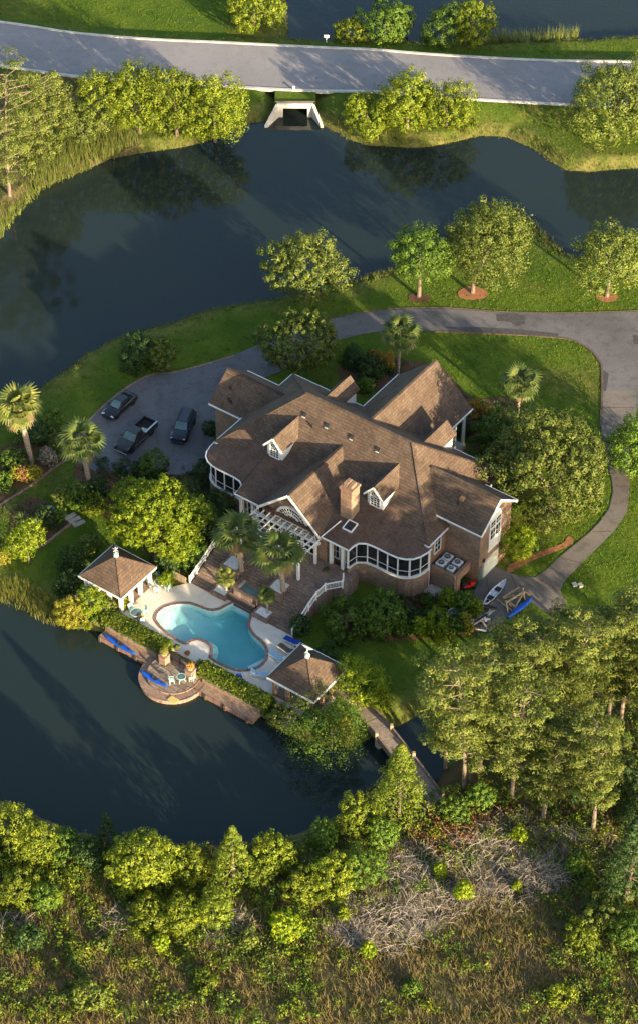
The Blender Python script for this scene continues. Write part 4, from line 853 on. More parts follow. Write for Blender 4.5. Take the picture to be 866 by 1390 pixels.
def vehicle(name, label, cat, px, d0, d1, kind, paint):
    c = at(*px, .6); a, b = at(*d0, .6), at(*d1, .6); v_ = thing(name, label, cat, (c[0], c[1], .03), math.atan2(b[1] - a[1], b[0] - a[0]), 'vehicles parked on the court')
    if kind == 'sedan':
        hl, hw, wr = 2.4, .92, .34
        hull(v_, 'body', paint, [(-2.4, .74, .76, .38, .70, .82, .66), (-2.25, .88, .90, .26, .72, .97, .74), (-1.5, .90, .92, .22, .74, 1.02, .80), (0, .90, .93, .22, .72, .98, .82), (1.0, .90, .92, .22, .70, .94, .80), (1.9, .88, .90, .24, .64, .82, .74), (2.25, .80, .82, .28, .56, .70, .66), (2.4, .62, .64, .34, .5, .60, .52)])
        cab = [(-1.75, .70, 1.0), (-.95, .58, 1.40), (.15, .58, 1.44), (1.1, .72, .97)]
        wsp = ((1.55, 1), (-1.45, 1))
    elif kind == 'pickup':
        hl, hw, wr = 2.9, 1.0, .41
        hull(v_, 'body', paint, [(-.55, .96, 1.0, .36, .95, 1.22, .90), (.3, .96, 1.0, .36, .95, 1.22, .90), (1.2, .96, 1.0, .36, .95, 1.22, .90), (2.3, .96, .99, .36, .92, 1.16, .86), (2.75, .92, .95, .40, .86, 1.08, .80), (2.9, .84, .88, .46, .8, .96, .72)])
        bx = MB().box((-1.72, 0, .62), (2.36, 1.9, .36)).build('bed_floor', paint, v_)
        MB().box((-1.72, 0, .815), (2.2, 1.62, .03)).build('bed_liner', 'tyre', v_)
        for s in (-1, 1): MB().box((-1.72, s * .91, .92), (2.36, .18, .66), 0).build('bed_side', paint, v_, bevel=.03); MB().box((-1.72, s * .91, 1.265), (2.3, .2, .04)).build('bed_rail', 'chrome' if s > 0 else paint, v_)
        MB().box((-2.86, 0, .9), (.1, 1.66, .66)).build('tailgate', paint, v_, bevel=.02)
        MB().box((-1.0, .35, .95), (.6, .7, .28)).build('tool_box', 'grey_metal', v_)
        cab = [(-.56, .80, 1.2), (-.35, .70, 1.82), (.75, .70, 1.86), (1.5, .84, 1.18)]
        wsp = ((1.85, 1), (-1.75, 1))
        for s in (-1, 1): MB().box((.1, s * 1.02, .38), (2.2, .16, .07)).build('running_board', 'chrome', v_)
    else:
        hl, hw, wr = 2.45, .97, .38
        hull(v_, 'body', paint, [(-2.45, .84, .88, .42, .86, 1.02, .80), (-2.3, .94, .96, .34, .9, 1.14, .86), (0, .95, .98, .32, .9, 1.14, .88), (1.1, .95, .97, .32, .9, 1.12, .86), (1.95, .93, .95, .34, .86, 1.04, .80), (2.3, .88, .90, .38, .8, .96, .74), (2.45, .78, .80, .44, .74, .86, .66)])
        cab = [(-2.35, .80, 1.12), (-2.1, .68, 1.74), (.35, .68, 1.80), (1.15, .82, 1.1)]
        wsp = ((1.55, 1), (-1.5, 1))
    (x0, w0, z0), (x1, w1, z1), (x2, w2, z2), (x3, w3, z3) = cab
    gh = MB().loft([[(x, -w, z0 - .05), (x, w, z0 - .05), (xt, wt, zt), (xt, -wt, zt)] for x, w, xt, wt, zt in ((x0, w0, x0 + .02, w0, z0 + .0), )] * 1 + [], cap=False) if False else None
    MB().add([(x0, w0, z0 - .06), (x0, -w0, z0 - .06), (x3, -w3, z3 - .06), (x3, w3, z3 - .06), (x1, w1, z1), (x1, -w1, z1), (x2, -w2, z2), (x2, w2, z2)],
             [(0, 1, 2, 3), (4, 7, 6, 5), (0, 4, 5, 1), (3, 2, 6, 7), (0, 3, 7, 4), (1, 5, 6, 2)]).build('cabin', paint, v_, bevel=.03)
    MB().box(((x1 + x2) / 2, 0, (z1 + z2) / 2 + .0), (x2 - x1 + .1, 2 * w1 - .12, .06), 0, 0, -math.atan2(z2 - z1, x2 - x1)).build('roof', paint, v_, bevel=.02)
    l_ = lambda a, b, t: tuple(a[i] + (b[i] - a[i]) * t for i in range(3))
    A = [(x3, -w3, z3), (x3, w3, z3), (x2, w2, z2), (x2, -w2, z2)]; B = [(x0, w0, z0), (x0, -w0, z0), (x1, -w1, z1), (x1, w1, z1)]
    for nm, q in (('windscreen', A), ('rear_window', B)):
        cc = tuple(sum(p[i] for p in q) / 4 for i in range(3)); quadpart(v_, nm, 'teal_glass' if nm == 'windscreen' else 'dark_glass', [l_(cc, p, .86) for p in q], .025)
    for s in (-1, 1):
        q = [(x3 - .12, s * w3, z3 + .02), (x2 - .06, s * w2, z2 - .05), (x1 + .06, s * w1, z1 - .05), (x0 + .12, s * w0, z0 + .04)]
        m0, m1 = l_(q[1], q[2], .5), l_(q[0], q[3], .5)
        for qq in ([q[0], q[1], m0, m1], [m1, m0, q[2], q[3]]):
            cc = tuple(sum(p[i] for p in qq) / 4 for i in range(3)); quadpart(v_, 'side_window', 'dark_glass', [l_(cc, p, .9) for p in qq], .025)
        MB().box((x3 - .25, s * (w3 + .2), z3 + .1), (.14, .2, .14)).build('mirror', paint, v_, bevel=.02)
        MB().box((hl - .16, s * hw * .68, .68 if kind == 'sedan' else .86), (.2, .36, .14), s * -.25).build('headlight', 'lamp_glass', v_, bevel=.02)
        MB().box((-hl + .04, s * hw * .80, .78 if kind == 'sedan' else .95), (.1, .26, .16 if kind == 'sedan' else .3)).build('tail_light', 'red_lamp', v_)
        for wx, _ in wsp: wheel(v_, wx, s * (hw - .12), wr)
    MB().box((hl - .03, 0, .62 if kind == 'sedan' else .74), (.08, .9, .2)).build('grille', 'chrome' if kind == 'pickup' else 'dark_metal', v_)
    MB().box((hl, 0, .42), (.14, hw * 1.6, .16)).build('bumper', 'chrome' if kind == 'pickup' else paint, v_, bevel=.03)
    if kind == 'suv':
        for s in (-1, 1): MB().bar((x1 + .2, s * .55, z1 + .09), (x2 - .2, s * .55, z2 + .09), .05, .05).build('roof_rail', 'dark_metal', v_)
    return v_
vehicle('parked_car', 'black sedan parked along the lawn edge of the court', 'car', (163, 550), (182, 534), (149, 563), 'sedan', 'black_paint')
vehicle('parked_car', 'black pickup truck with open bed parked in the middle of the court', 'pickup truck', (185, 593), (206, 574), (165, 612), 'pickup', 'charcoal_paint')
vehicle('parked_car', 'dark blue sport utility vehicle parked nearest the house', 'car', (249.5, 580), (258, 561), (241, 602), 'suv', 'navy_paint')

# ------------------------------------------------------------------ boats
def kayak(label, ends, z, mat, length=None, canoe=False, flip=False):
    a, b = at(*ends[0], z), at(*ends[1], z); c = (a + b) / 2; ln = np.linalg.norm((b - a)[:2]); w = .36 if not canoe else .46
    k = thing('canoe' if canoe else 'kayak', label, 'canoe' if canoe else 'kayak', (c[0], c[1], z), math.atan2(b[1] - a[1], b[0] - a[0]), None if canoe else 'blue kayaks')
    rings = []; n_ = 13
    for i in range(n_):
        s = -1 + 2 * i / (n_ - 1); f = max(1 - abs(s) ** 2.2, .03); x = s * ln / 2; r = .10 * abs(s) ** 3
        prof = [(0, r), (.55 * w * f, r + .02), (w * f, .2 + r), (.8 * w * f, .3 + r), (0, .34 + r)]
        if canoe: prof = [(0, r), (.6 * w * f, r + .02), (w * f, .36 + r), (.9 * w * f, .36 + r), (.5 * w * f, .10 + r), (0, .09 + r)]
        ring = [(x, y, zz) for y, zz in prof] + [(x, -y, zz) for y, zz in prof[-2:0:-1]]
        if flip: ring = [(x_, y_, .36 - z_) for x_, y_, z_ in ring]
        rings.append(ring)
    hl_ = MB().loft(rings).build('hull', mat, k, smooth=not canoe)
    if canoe:
        for x in (-.8, .75): MB().box((x, 0, .27), (.55, .62, .1)).build('seat', 'dark_metal', k)
        MB().box((-1.45, 0, .3), (.3, .3, .06)).build('seat', 'dark_metal', k); MB().box((0, 0, .34), (.1, .86, .05)).build('thwart', 'white_plastic', k)
        for s in (-1, 1):
            g = MB(); P = [(-1 + 2 * i / 12) for i in range(13)]; g.tube([(s_ * ln / 2, s * w * max(1 - abs(s_) ** 2.2, .03), .37 + .1 * abs(s_) ** 3) for s_ in P], .025, 5); g.build('gunwale', 'white_plastic', k)
    elif not flip:
        c_ = MB(); c_.loft([[(.1 + .42 * math.cos(t_) * q, .19 * math.sin(t_) * q, .345 + zz) for t_ in [2 * math.pi * j / 14 for j in range(14)]] for q, zz in ((1.1, -.03), (1.1, .03), (1, .03))]); c_.build('cockpit', 'dark_metal', k)
        MB().box((-.12, 0, .42), (.08, .32, .2)).build('seat_back', 'dark_metal', k); MB().lathe([(.12, .31), (.12, .37), (.01, .37)], 10, (ln * .3, 0, 0)).build('hatch', 'dark_metal', k)
    return k
kayak('blue kayak lying on the left arm of the dock', ((141, 863), (184, 890)), -.48, 'blue_plastic')
kayak('bright blue kayak resting across the round dock landing', ((191, 913), (228, 934)), -.27, 'blue_plastic')
kayak('upturned blue kayak on the grass beside the wooden boat rack', ((688, 840), (722, 813)), .03, 'blue_plastic', flip=True)
kayak('white canoe with dark seats on the garage apron', ((655, 825), (686, 790)), .1, 'white_plastic', canoe=True)
rk = thing('boat_rack', 'rough wooden boat rack of crossed beams beside the garage apron', 'rack', at(690, 818, .02))
def rb(a, b, za, zb, w=.14): p, q = at(*a, za) - at(690, 818, .02), at(*b, zb) - at(690, 818, .02); MB().bar(p, q, w, w).build('beam', 'bare_wood', rk)
for a, b, za, zb in (((686, 815), (689, 832), 1.0, .05), ((709, 798), (712, 815), 1.0, .05), ((686, 818), (711, 803), .9, .9), ((682, 811), (704, 797), .5, .7), ((697, 828), (710, 804), .1, .9), ((674, 814), (697, 831), .15, .15), ((688, 816), (705, 828), .6, .1), ((709, 802), (720, 808), .6, .2), ((682, 812), (697, 808), .3, .4), ((690, 820), (697, 825), .4, .1)): rb(a, b, za, zb)
mw = thing('riding_mower', 'red riding mower under the service yard wall by the garage', 'mower', at(634, 798, .02), R(20))
MB().box((0, 0, .42), (1.3, .7, .32)).build('body', 'red_paint', mw, bevel=.06); MB().box((.5, 0, .68), (.6, .55, .25)).build('hood', 'red_paint', mw, bevel=.06); MB().box((-.35, 0, .72), (.45, .5, .12)).build('seat', 'dark_metal', mw, bevel=.04); MB().box((-.6, 0, .95), (.1, .48, .4)).build('seat_back', 'dark_metal', mw); MB().tube([(.1, 0, .6), (-.02, 0, 1.0)], .03, 6).build('steering_column', 'dark_metal', mw)
for x in (-.5, .5):
    for y in (-.38, .38): wheel(mw, x, y, .24, .16)
jp = thing('firewood_pile', 'heap of grey and dark scrap boards beside the boat rack', 'scrap pile', at(648, 845, .02))
for i in range(26):
    a = random.uniform(0, 6.28); MB().box((random.uniform(-1.3, 1.4), random.uniform(-1.6, 2.0), .06 + .02 * i), (random.uniform(.7, 1.8), .2, .07), a, random.uniform(-.15, .15)).build('board', random.choice(('deadwood', 'dark_metal', 'white_paint', 'dark_wood')), jp)
ul = None
for i, (px_, lb) in enumerate((((779, 795), 'left of two small grey utility boxes on the right lawn'), ((787, 796), 'right of two small grey utility boxes on the right lawn'))):
    u_ = thing('utility_box', lb, 'utility box', at(*px_, 0), R(20), 'utility boxes on the lawn'); MB().box((0, 0, .12), (.42, .5, .24)).build('cabinet', 'grey_metal', u_, bevel=.03); MB().box((0, 0, .26), (.46, .54, .05)).build('lid', 'concrete', u_)

# ------------------------------------------------------------------ coolers
first = None
for u_, v_, w, lb in ((16.75, .0, .95, 'largest air conditioner unit, at the back corner of the service yard'), (16.7, 1.1, .95, 'air conditioner unit beside the sunroom end wall'), (18.05, .05, .9, 'air conditioner unit against the garage wall'), (18.0, 1.2, .74, 'smallest air conditioner unit, at the front of the service yard')):
    a = thing('air_conditioner', lb, 'air conditioner', tuple(L(u_, v_, 1.76)), -TH, 'air conditioners in the service yard')
    MB().box((0, 0, .46), (w, w, .9)).build('casing', 'grey_metal', a, bevel=.04); MB().box((0, 0, .95), (w + .04, w + .04, .1)).build('top_panel', 'white_plastic', a, bevel=.03)
    MB().lathe([(w * .36, 1.0), (w * .36, 1.05), (.01, 1.05)], 16).build('fan_grille', 'dark_metal', a); MB().lathe([(.1, 1.05), (.1, 1.09), (.01, 1.09)], 8).build('fan_hub', 'deadwood', a)
    for i in range(4): MB().box((0, 0, 1.07), (w * .72, .03, .03), i * math.pi / 4).build('guard_bar', 'grey_metal', a)

# ------------------------------------------------------------------ loungers, tables, pots
def lounger(px, d, label, mat):
    c = at(*px, .06); a, b = at(*d[0], .06), at(*d[1], .06); l_ = thing('sun_lounger', label, 'sun lounger', tuple(c), math.atan2(b[1] - a[1], b[0] - a[0]), 'sun loungers round the pool')
    for x, y in ((-.8, -.28), (-.8, .28), (.8, -.28), (.8, .28)): MB().box((x, y, .14), (.06, .06, .28)).build('leg', 'white_paint', l_)
    MB().box((0, 0, .3), (1.95, .68, .06)).build('frame', 'white_paint', l_); MB().box((-.3, 0, .37), (1.3, .64, .1)).build('cushion', mat, l_, bevel=.03)
    MB().box((.62, 0, .56), (.78, .64, .1), 0, 0, -.6).build('backrest', mat, l_, bevel=.03)
lounger((397, 873), ((389, 869), (405, 877)), 'dark blue lounger at the foot of the right stair railing', 'blue_fabric')
lounger((388, 884), ((380, 878), (395, 889)), 'brown wooden lounger between the dark blue and pale blue ones', 'dark_wood')
lounger((376, 894), ((368, 889), (383, 900)), 'pale blue lounger nearest the pavilion wall by the pool corner', 'pale_blue_fabric')
lounger((353, 918), ((366, 920), (343, 916)), 'pale blue lounger beside the left corner of the shaded pavilion', 'pale_blue_fabric')
lounger((328, 930), ((333, 940), (324, 922)), 'dark blue lounger next to the hedge', 'blue_fabric')
def chair(px, z, rz, label, grp, mat='mint_metal'):
    c = thing('patio_chair', label, 'chair', at(*px, z), rz, grp)
    for x, y in ((-.22, -.22), (-.22, .22), (.22, -.22), (.22, .22)): MB().box((x, y, .22), (.05, .05, .44)).build('leg', mat, c)
    MB().box((0, 0, .45), (.52, .52, .06)).build('seat', mat, c); MB().box((-.25, 0, .75), (.06, .52, .55), 0, 0, -.15).build('backrest', mat, c)
    for y in (-.26, .26): MB().box((0, y, .66), (.5, .05, .04)).build('armrest', mat, c)
def table(px, z, label, r=.62):
    t_ = thing('patio_table', label, 'table', at(*px, z)); MB().lathe([(r, .70), (r, .74), (.01, .74)], 20).build('tabletop', 'teal_glass', t_); MB().lathe([(r + .03, .70), (r + .03, .75), (r - .03, .75), (r - .03, .70)], 20).build('rim', 'mint_metal', t_)
    for i in range(3): a = i * 2.1; MB().bar((.1 * math.cos(a), .1 * math.sin(a), .7), (.45 * math.cos(a), .45 * math.sin(a), 0), .05, .05).build('leg', 'mint_metal', t_)
for tpx, z, nm, ns in (((219, 796), .07, 'dining table by the sunlit pavilion', 5), ((186, 838), .07, 'dining table by the left hedge', 4), ((247, 925), -.3, 'bistro table on the round dock landing', 2)):
    table(tpx, z, 'round glass ' + nm, .62 if ns > 2 else .45); c0 = at(*tpx, z)
    for i in range(ns):
        a = 2 * math.pi * i / ns + (.6 if ns != 2 else .2); p = pix((c0[0] + 1.0 * math.cos(a), c0[1] + 1.0 * math.sin(a), z))
        side = ('right', 'back', 'left', 'front')[int(((a % 6.283) + .785) // 1.571) % 4] if ns == 4 else ('back right', 'back', 'left', 'front left', 'front right')[i] if ns == 5 else ('right', 'left')[i]
        chair(p, z, a + math.pi, 'mint chair at the ' + side + ' of the ' + nm, 'chairs at the ' + nm)

# ------------------------------------------------------------------ vegetation builders
LEAVES = [0]; COVER = .41
def leaves(name, P, N, S, mat, parent, aspect=.55, kind=None, droop=0.0):
    n = len(P); LEAVES[0] += n
    N = N / (np.linalg.norm(N, axis=1, keepdims=True) + 1e-9); r = RNG.normal(size=(n, 3)); T = np.cross(N, r); T /= np.linalg.norm(T, axis=1, keepdims=True) + 1e-9
    T[:, 2] -= droop; B = np.cross(N, T); B /= np.linalg.norm(B, axis=1, keepdims=True) + 1e-9; s = S[:, None] if hasattr(S, '__len__') else S
    V = np.stack([P - T * s * .5, P + B * s * .5 * aspect + N * s * .1, P + T * s * .5, P - B * s * .5 * aspect + N * s * .1], 1).reshape(-1, 3)
    F = np.arange(4 * n, dtype=np.int32).reshape(n, 4); return quick_mesh(name, V, F, mat, parent, kind)
def fib(n, zlo=-1.0):
    i = np.arange(n) + .5; z = 1 - (1 - zlo) * i / n; a = i * 2.39996 + RNG.uniform(0, 6.28); r = np.sqrt(np.maximum(1 - z * z, 0)); return np.stack([r * np.cos(a), r * np.sin(a), z], 1)
def unit(n): q = RNG.normal(size=(n, 3)); return q / np.linalg.norm(q, axis=1, keepdims=True)
def crown_pts(cl, rad, per, stretch=1.0, flat=1.0, up=.25):
    """leaves over the outside of many clumps: cl (k,3) centres, rad (k,)"""
    P, N = [], []
    for c, r in zip(cl, rad):
        d = unit(per); d[:, 2] = np.where(d[:, 2] < -.35, -d[:, 2], d[:, 2]); q = RNG.uniform(.6, 1.08, (per, 1)) ** .7
        P.append(c + d * q * r * np.array([1, 1, stretch * flat])); nn = d + np.array([0, 0, up]) + RNG.normal(size=(per, 3)) * .36; N.append(nn)
    return np.concatenate(P), np.concatenate(N)
def limbs(mb, base, hub, tips, r0, nmax=14):
    for t in tips[:nmax]:
        m_ = (np.array(hub) + t) / 2 + RNG.normal(size=3) * .15; mb.tube([hub, m_, t], [r0 * .45, r0 * .3, r0 * .12], 5)
def gz(x, y): return float(land(np.array([[x, y]]))[0][0])
def base_at(bx, by):
    p = at(bx, by, 0); z = max(gz(p[0], p[1]), -.9); p = at(bx, by, z); return np.array([p[0], p[1], z])
def broad_tree(name, label, cat, bx, by, top, hw, leaf='leaf_oak', group=None, n=46, per=150, size=.34, trunk=.22, low=.18, lump=.30, stretch=1.1, cr=.34, bark='bark', cx=0.0, hmax=None, depth=1.0, zlo=-.45):
    b = base_at(bx, by); s = ppm(bx, by, b[2]); Rr = hw / s
    if low <= .1: b[1] += Rr * .5; b[2] = max(gz(b[0], b[1]), -.9)   # the front of a ground-hugging crown hides its foot
    dv_ = CAM - b; pa = math.atan2(dv_[2], math.hypot(dv_[0], dv_[1])); cp, sp = math.cos(pa), math.sin(pa); T_ = (pix(b)[1] - top) / s; l0, l1 = .1, 40.0
    for _ in range(40):                                             # height whose crown outline reaches the photo row
        H = (l0 + l1) / 2
        if cp * H * (1 + low) / 2 + math.hypot(cp * H * (1 - low) / 2, sp * Rr) < T_: l0 = H
        else: l1 = H
    H = max(H, Rr * .75); t_ = thing(name, label, cat, tuple(b), 0, group)
    zc = H * (low + 1) / 2; rz = H * (1 - low) / 2; cx_m = cx / s
    # a crown is a dozen or more big lobes, each studded with small leafy bumps; crevices stay between the lobes
    size *= .78; nl = max(5, n // 5); zlo = -.95 if low <= .1 else zlo; d = fib(nl, zlo)
    fl = np.where(d[:, 2] < 0, (1 - .3 * d[:, 2] ** 2) / np.sqrt(np.maximum(1 - d[:, 2] ** 2, .05)), 1) if low <= .1 else np.ones(nl); d[:, :2] *= fl[:, None]; d += RNG.normal(size=d.shape) * .10
    Rr *= .89; rz *= .87; env = np.array([Rr, Rr * depth, rz]); lr = RNG.uniform(.75, 1.3, nl) * min(Rr, rz) * 1.80 / math.sqrt(nl) * (1.0 + .5 * cr)
    lc = d * env * (RNG.uniform(.78, 1.12, nl) * .66)[:, None] + np.array([cx_m, 0, zc]); P, N, cl = [lc], [d], lc
    for c, r, dd in zip(lc, lr, d):
        m_ = 24; q = fib(m_); q = q[(q @ (dd / (np.linalg.norm(dd) + 1e-9))) > -.35]; sc = c + q * r * RNG.uniform(.78, 1.12, (len(q), 1)) * np.array([1, 1, .9 * stretch])
        for c2, q2 in zip(sc, q):
            rr = r * RNG.uniform(.22, .36); k = int(min(max(COVER * 12.6 * rr * rr * stretch / (size * size * .28), 9), 85)); u_ = unit(k); P.append(c2 + u_ * rr * RNG.uniform(.55, 1.05, (k, 1)) * np.array([1, 1, stretch])); N.append(q2 * .55 + u_ * .9 + RNG.normal(size=(k, 3)) * .28 + [0, 0, .1])
        k = int(per * .6); u_ = unit(k); P.append(c + u_ * r * RNG.uniform(.3, .85, (k, 1))); N.append(u_ + RNG.normal(size=(k, 3)) * .5)
    P = np.concatenate(P); N = np.concatenate(N)
    P[:, 2] = np.maximum(P[:, 2], .05)
    mb = MB(); hub = (cx_m * .6, 0, zc * .62); mb.tube([(0, 0, -.3), (0.03, .02, zc * .3), hub, (cx_m, 0, zc)], [trunk * 1.3, trunk, trunk * .8, trunk * .4], 8)
    limbs(mb, (0, 0, 0), hub, cl[::3], trunk); mb.build('trunk', bark, t_); leaves('crown', P, N, RNG.uniform(.6, 1.35, len(P)) * size, leaf, t_); return t_
def shrub(name, label, bx, by, top, hw, leaf='leaf_green', group=None, n=14, per=110, size=.28, cat='shrub', lump=.3, depth=1.0):
    return broad_tree(name, label, cat, bx, by, top, hw * .88, leaf, group, n, per, size, .06, .02, lump, cr=.42, zlo=-.1, depth=depth)
def cedar(name, label, bx, by, top, hw, leaf='leaf_cedar', group=None, n=90, per=70, size=.26, cat='tree'):
    b = base_at(bx, by); s = ppm(bx, by, b[2]); Rr = hw / s; H = solve_h(b, top); t_ = thing(name, label, cat, tuple(b), 0, group)
    i = np.arange(n); tt = (i + .5) / n; z = .08 * H + tt * .9 * H; a = i * 2.39996; r = Rr * (1 - tt ** 1.2) * RNG.uniform(.65, 1.0, n)
    cl = np.stack([r * np.cos(a), r * np.sin(a), z], 1); rad = (.34 * Rr * (1 - .65 * tt)) * RNG.uniform(.8, 1.2, n); P, N = crown_pts(cl, rad, per, .8); P[:, 2] += .35 * np.hypot(P[:, 0], P[:, 1]) * .4
    mb = MB(); mb.tube([(0, 0, -.3), (0, 0, H * .95)], [.2, .03], 7); limbs(mb, 0, (0, 0, H * .3), cl[::7], .14); mb.build('trunk', 'bark', t_); leaves('crown', P, N, RNG.uniform(.7, 1.3, len(P)) * size, leaf, t_, .4); return t_
def pine(label, bx, by, top, hw, lean=(0, 0), group='pines of the grove', low=.27, nb=50, leaf='leaf_pine', per=105, tops=1.0):
    b = base_at(bx, by); s = ppm(bx, by, b[2]); Rr = 1.15 * hw / s; H = max(solve_h(b, top) - .1 * Rr, 4); t_ = thing('pine_tree', label, 'pine tree', tuple(b), 0, group)
    lx, ly = lean[0] + random.uniform(-.5, .5), lean[1] + random.uniform(-.5, .5); ax_ = lambda t: np.array([lx * t * t, ly * t * t + .25 * math.sin(3 * t), H * t]); mb = MB(); mb.tube([ax_(t) + (0, 0, -.3 if t == 0 else 0) for t in (0, .2, .4, .6, .8, .96)], [.24, .19, .16, .13, .09, .03], 8)
    cl, rad = [], []
    for i in range(nb):
        t = low + (1 - low) * (i + .5) / nb; f = math.sin(math.pi * (0.18 + .82 * (1 - (t - low) / (1 - low))) ** .9) if t > low + .15 else .75
        ln = Rr * max(f, .28) * RNG.uniform(.6, 1.05); a = i * 2.39996 + RNG.uniform(-.4, .4); o = ax_(t); d = np.array([math.cos(a), math.sin(a), .0]); tip = o + d * ln + (0, 0, ln * .22)
        mb.tube([o, o + d * ln * .5 + (0, 0, ln * .05), tip], [.07, .05, .02], 4)
        for q in ((1.0, .62) if ln > 1.2 else (1.0,)):
            for w in range(3 if q < 1 else 2):
                side = np.array([-d[1], d[0], 0]) * RNG.uniform(-.9, .9) * (1.0 if q < 1 else .7); cl.append(o + d * ln * q + (0, 0, ln * .2 * q + .1) + side); rad.append(RNG.uniform(.42, .78) * (.85 + .08 * Rr))
    cl.append(ax_(.98)); rad.append(.8)
    cl = np.array(cl); rad = np.array(rad); P, N = crown_pts(cl, rad, int(per * .62), 1, .55, .5); mb.build('trunk', 'bark_pine', t_); leaves('crown', P, N, RNG.uniform(.6, 1.3, len(P)) * .28, leaf, t_, .34); return t_
# fan palm fronds: four shared meshes of a stalk with radiating blades
def frond_mesh(seed, mat, ln=1.25):
    rg = np.random.default_rng(seed); V, F = [], []
    def quad(p): o = len(V); V.extend([list(q) for q in p]); F.append((o, o + 1, o + 2, o + 3))
    quad([(0, -.035, 0), (0, .035, 0), (ln * .58, .02, .06), (ln * .58, -.02, .06)])
    for i in range(15):
        a = -1.75 + 3.5 * i / 14; l_ = ln * (.46 + .12 * math.cos(a)) * rg.uniform(.85, 1.12); c, s = math.cos(a), math.sin(a); w = .06
        o = np.array([ln * .56, 0, .06]); m_ = o + np.array([c, s, .10 * abs(s)]) * l_ * .6; e = o + np.array([c, s, -.30 + rg.uniform(-.15, .1)]) * l_; nn = np.array([-s, c, 0]) * w
        quad([o - nn * .25, o + nn * .25, m_ + nn, m_ - nn]); quad([m_ - nn, m_ + nn, e + nn * .12, e - nn * .12])
    me = bpy.data.meshes.new('frond'); me.from_pydata(V, [], F); me.materials.append(M[mat]); me.update(); return me
FR = {k: [frond_mesh(i, k) for i in range(4)] for k in ('leaf_palm', 'leaf_palm_gold', 'leaf_palm_dry')}
def palm(label, bx, by, ccx, ccy, hw, leaf='leaf_palm', n=30, trunk=.24, group='fan palms', dry=5, z0=None, lean=0.0):
    b = base_at(bx, by)
    if z0 is not None: q = at(bx, by, z0); b = np.array([q[0], q[1], z0])
    s = ppm(bx, by, b[2]); H = solve_h(b, ccy); k = hw / s / 1.28; t_ = thing('fan_palm', label, 'palm tree', tuple(b), 0, group)
    top = np.array([(ccx - bx) / s, 0, H]); mb = MB(); q = np.linspace(0, 1, 9); mb.tube([top * t + np.array([0, .08 * math.sin(3 * t), -.2 if t == 0 else 0]) for t in q], [trunk * (1.25 if t < .1 else 1.0 + .08 * math.sin(40 * t)) for t in q], 9); mb.build('trunk', 'bark_palm', t_)
    for i in range(n):
        t = (i + .5) / n; el = 1.25 - 2.0 * t + random.uniform(-.18, .18); az = i * 2.39996 + random.uniform(-.25, .25); mt = 'leaf_palm_dry' if i >= n - dry else leaf
        o = bpy.data.objects.new('frond', FR[mt][i % 4]); COL.objects.link(o); o.parent = t_; o.location = top + np.array([0, 0, .1 * (1 - t)])
        o.rotation_euler = (random.uniform(-.3, .3), -el, az); sc = k * random.uniform(.9, 1.12) * (.85 if i >= n - dry else 1); o.scale = (sc, sc, sc)
    return t_
def tufts(name, X, hgt, w, blades, mat, lean=.5, z=None):      # free-standing blades of grass, one mesh of triangles
    n = len(X); zz = land(X)[0] if z is None else z; Pn = np.repeat(np.column_stack([X, zz]), blades, 0); k = n * blades
    Pn[:, :2] += RNG.normal(size=(k, 2)) * w * 1.6; a = RNG.uniform(0, 6.28, k); d = np.stack([np.cos(a), np.sin(a), np.zeros(k)], 1) * w * .5
    h_ = RNG.uniform(.55, 1.25, (k, 1)) * (hgt if np.isscalar(hgt) else np.repeat(hgt, blades)[:, None]); ln = RNG.normal(size=(k, 2)) * lean * h_; tip = Pn + np.column_stack([ln, h_[:, 0]])
    V = np.stack([Pn - d, Pn + d, tip], 1).reshape(-1, 3); V[:, 2] -= .02
    return quick_mesh(name, V, np.arange(3 * k, dtype=np.int32).reshape(k, 3), mat, None, 'stuff')
def scatter(poly, dens):
    p = np.array(poly); lo_, hi_ = p.min(0), p.max(0); n = int((hi_ - lo_).prod() * dens); X = RNG.uniform(lo_, hi_, (n, 2)); return X[inside(poly, X)]

# ------------------------------------------------------------------ trees beyond the lagoon
G1 = 'trees on the far bank by the road'
pine('tall pine at the left edge of the far bank', 14, 268, 96, 62, (1.6, 0), G1, .2, 60, per=110)
broad_tree('pine_tree', 'bushy olive pine crowded against the tall left pine above the reeds', 'pine tree', 58, 238, 108, 46, 'leaf_pine', G1, 60, 140, .34, low=.08)
broad_tree('shrub_tree', 'small dark rounded tree between the left pine and the myrtles', 'tree', 140, 185, 100, 27, 'leaf_myrtle', G1, 26, 110, .34)
broad_tree('shrub_tree', 'low olive bush under the small rounded tree by the reeds', 'tree', 112, 200, 138, 32, 'leaf_oak', G1, 26, 110, .34)
broad_tree('myrtle_tree', 'leftmost lobe of the three yellow-green myrtles left of the culvert', 'tree', 190, 200, 84, 41, 'leaf_myrtle', G1, 42, 130, .36, low=.05, zlo=-.7)
broad_tree('myrtle_tree', 'middle and brightest of the three myrtles left of the culvert', 'tree', 240, 201, 92, 37, 'leaf_myrtle', G1, 42, 130, .36, low=.05, zlo=-.7)
broad_tree('myrtle_tree', 'rightmost of the three myrtles left of the culvert', 'tree', 292, 202, 102, 36, 'leaf_myrtle', G1, 40, 130, .36, low=.05, zlo=-.7)
broad_tree('shrub_tree', 'round tree at the top of the photo left of the far pond', 'tree', 345, 46, -20, 46, 'leaf_myrtle', G1, 40, 130, .38, low=.05)
broad_tree('shrub_tree', 'pale green spreading tree by the far pond shore', 'tree', 523, 57, 2, 40, 'leaf_green', G1, 36, 110, .4, low=.05)
shrub('bush', 'low yellow-green bush beside the white pond sign', 473, 57, 28, 20, 'leaf_myrtle', G1, 16, 100, .34)
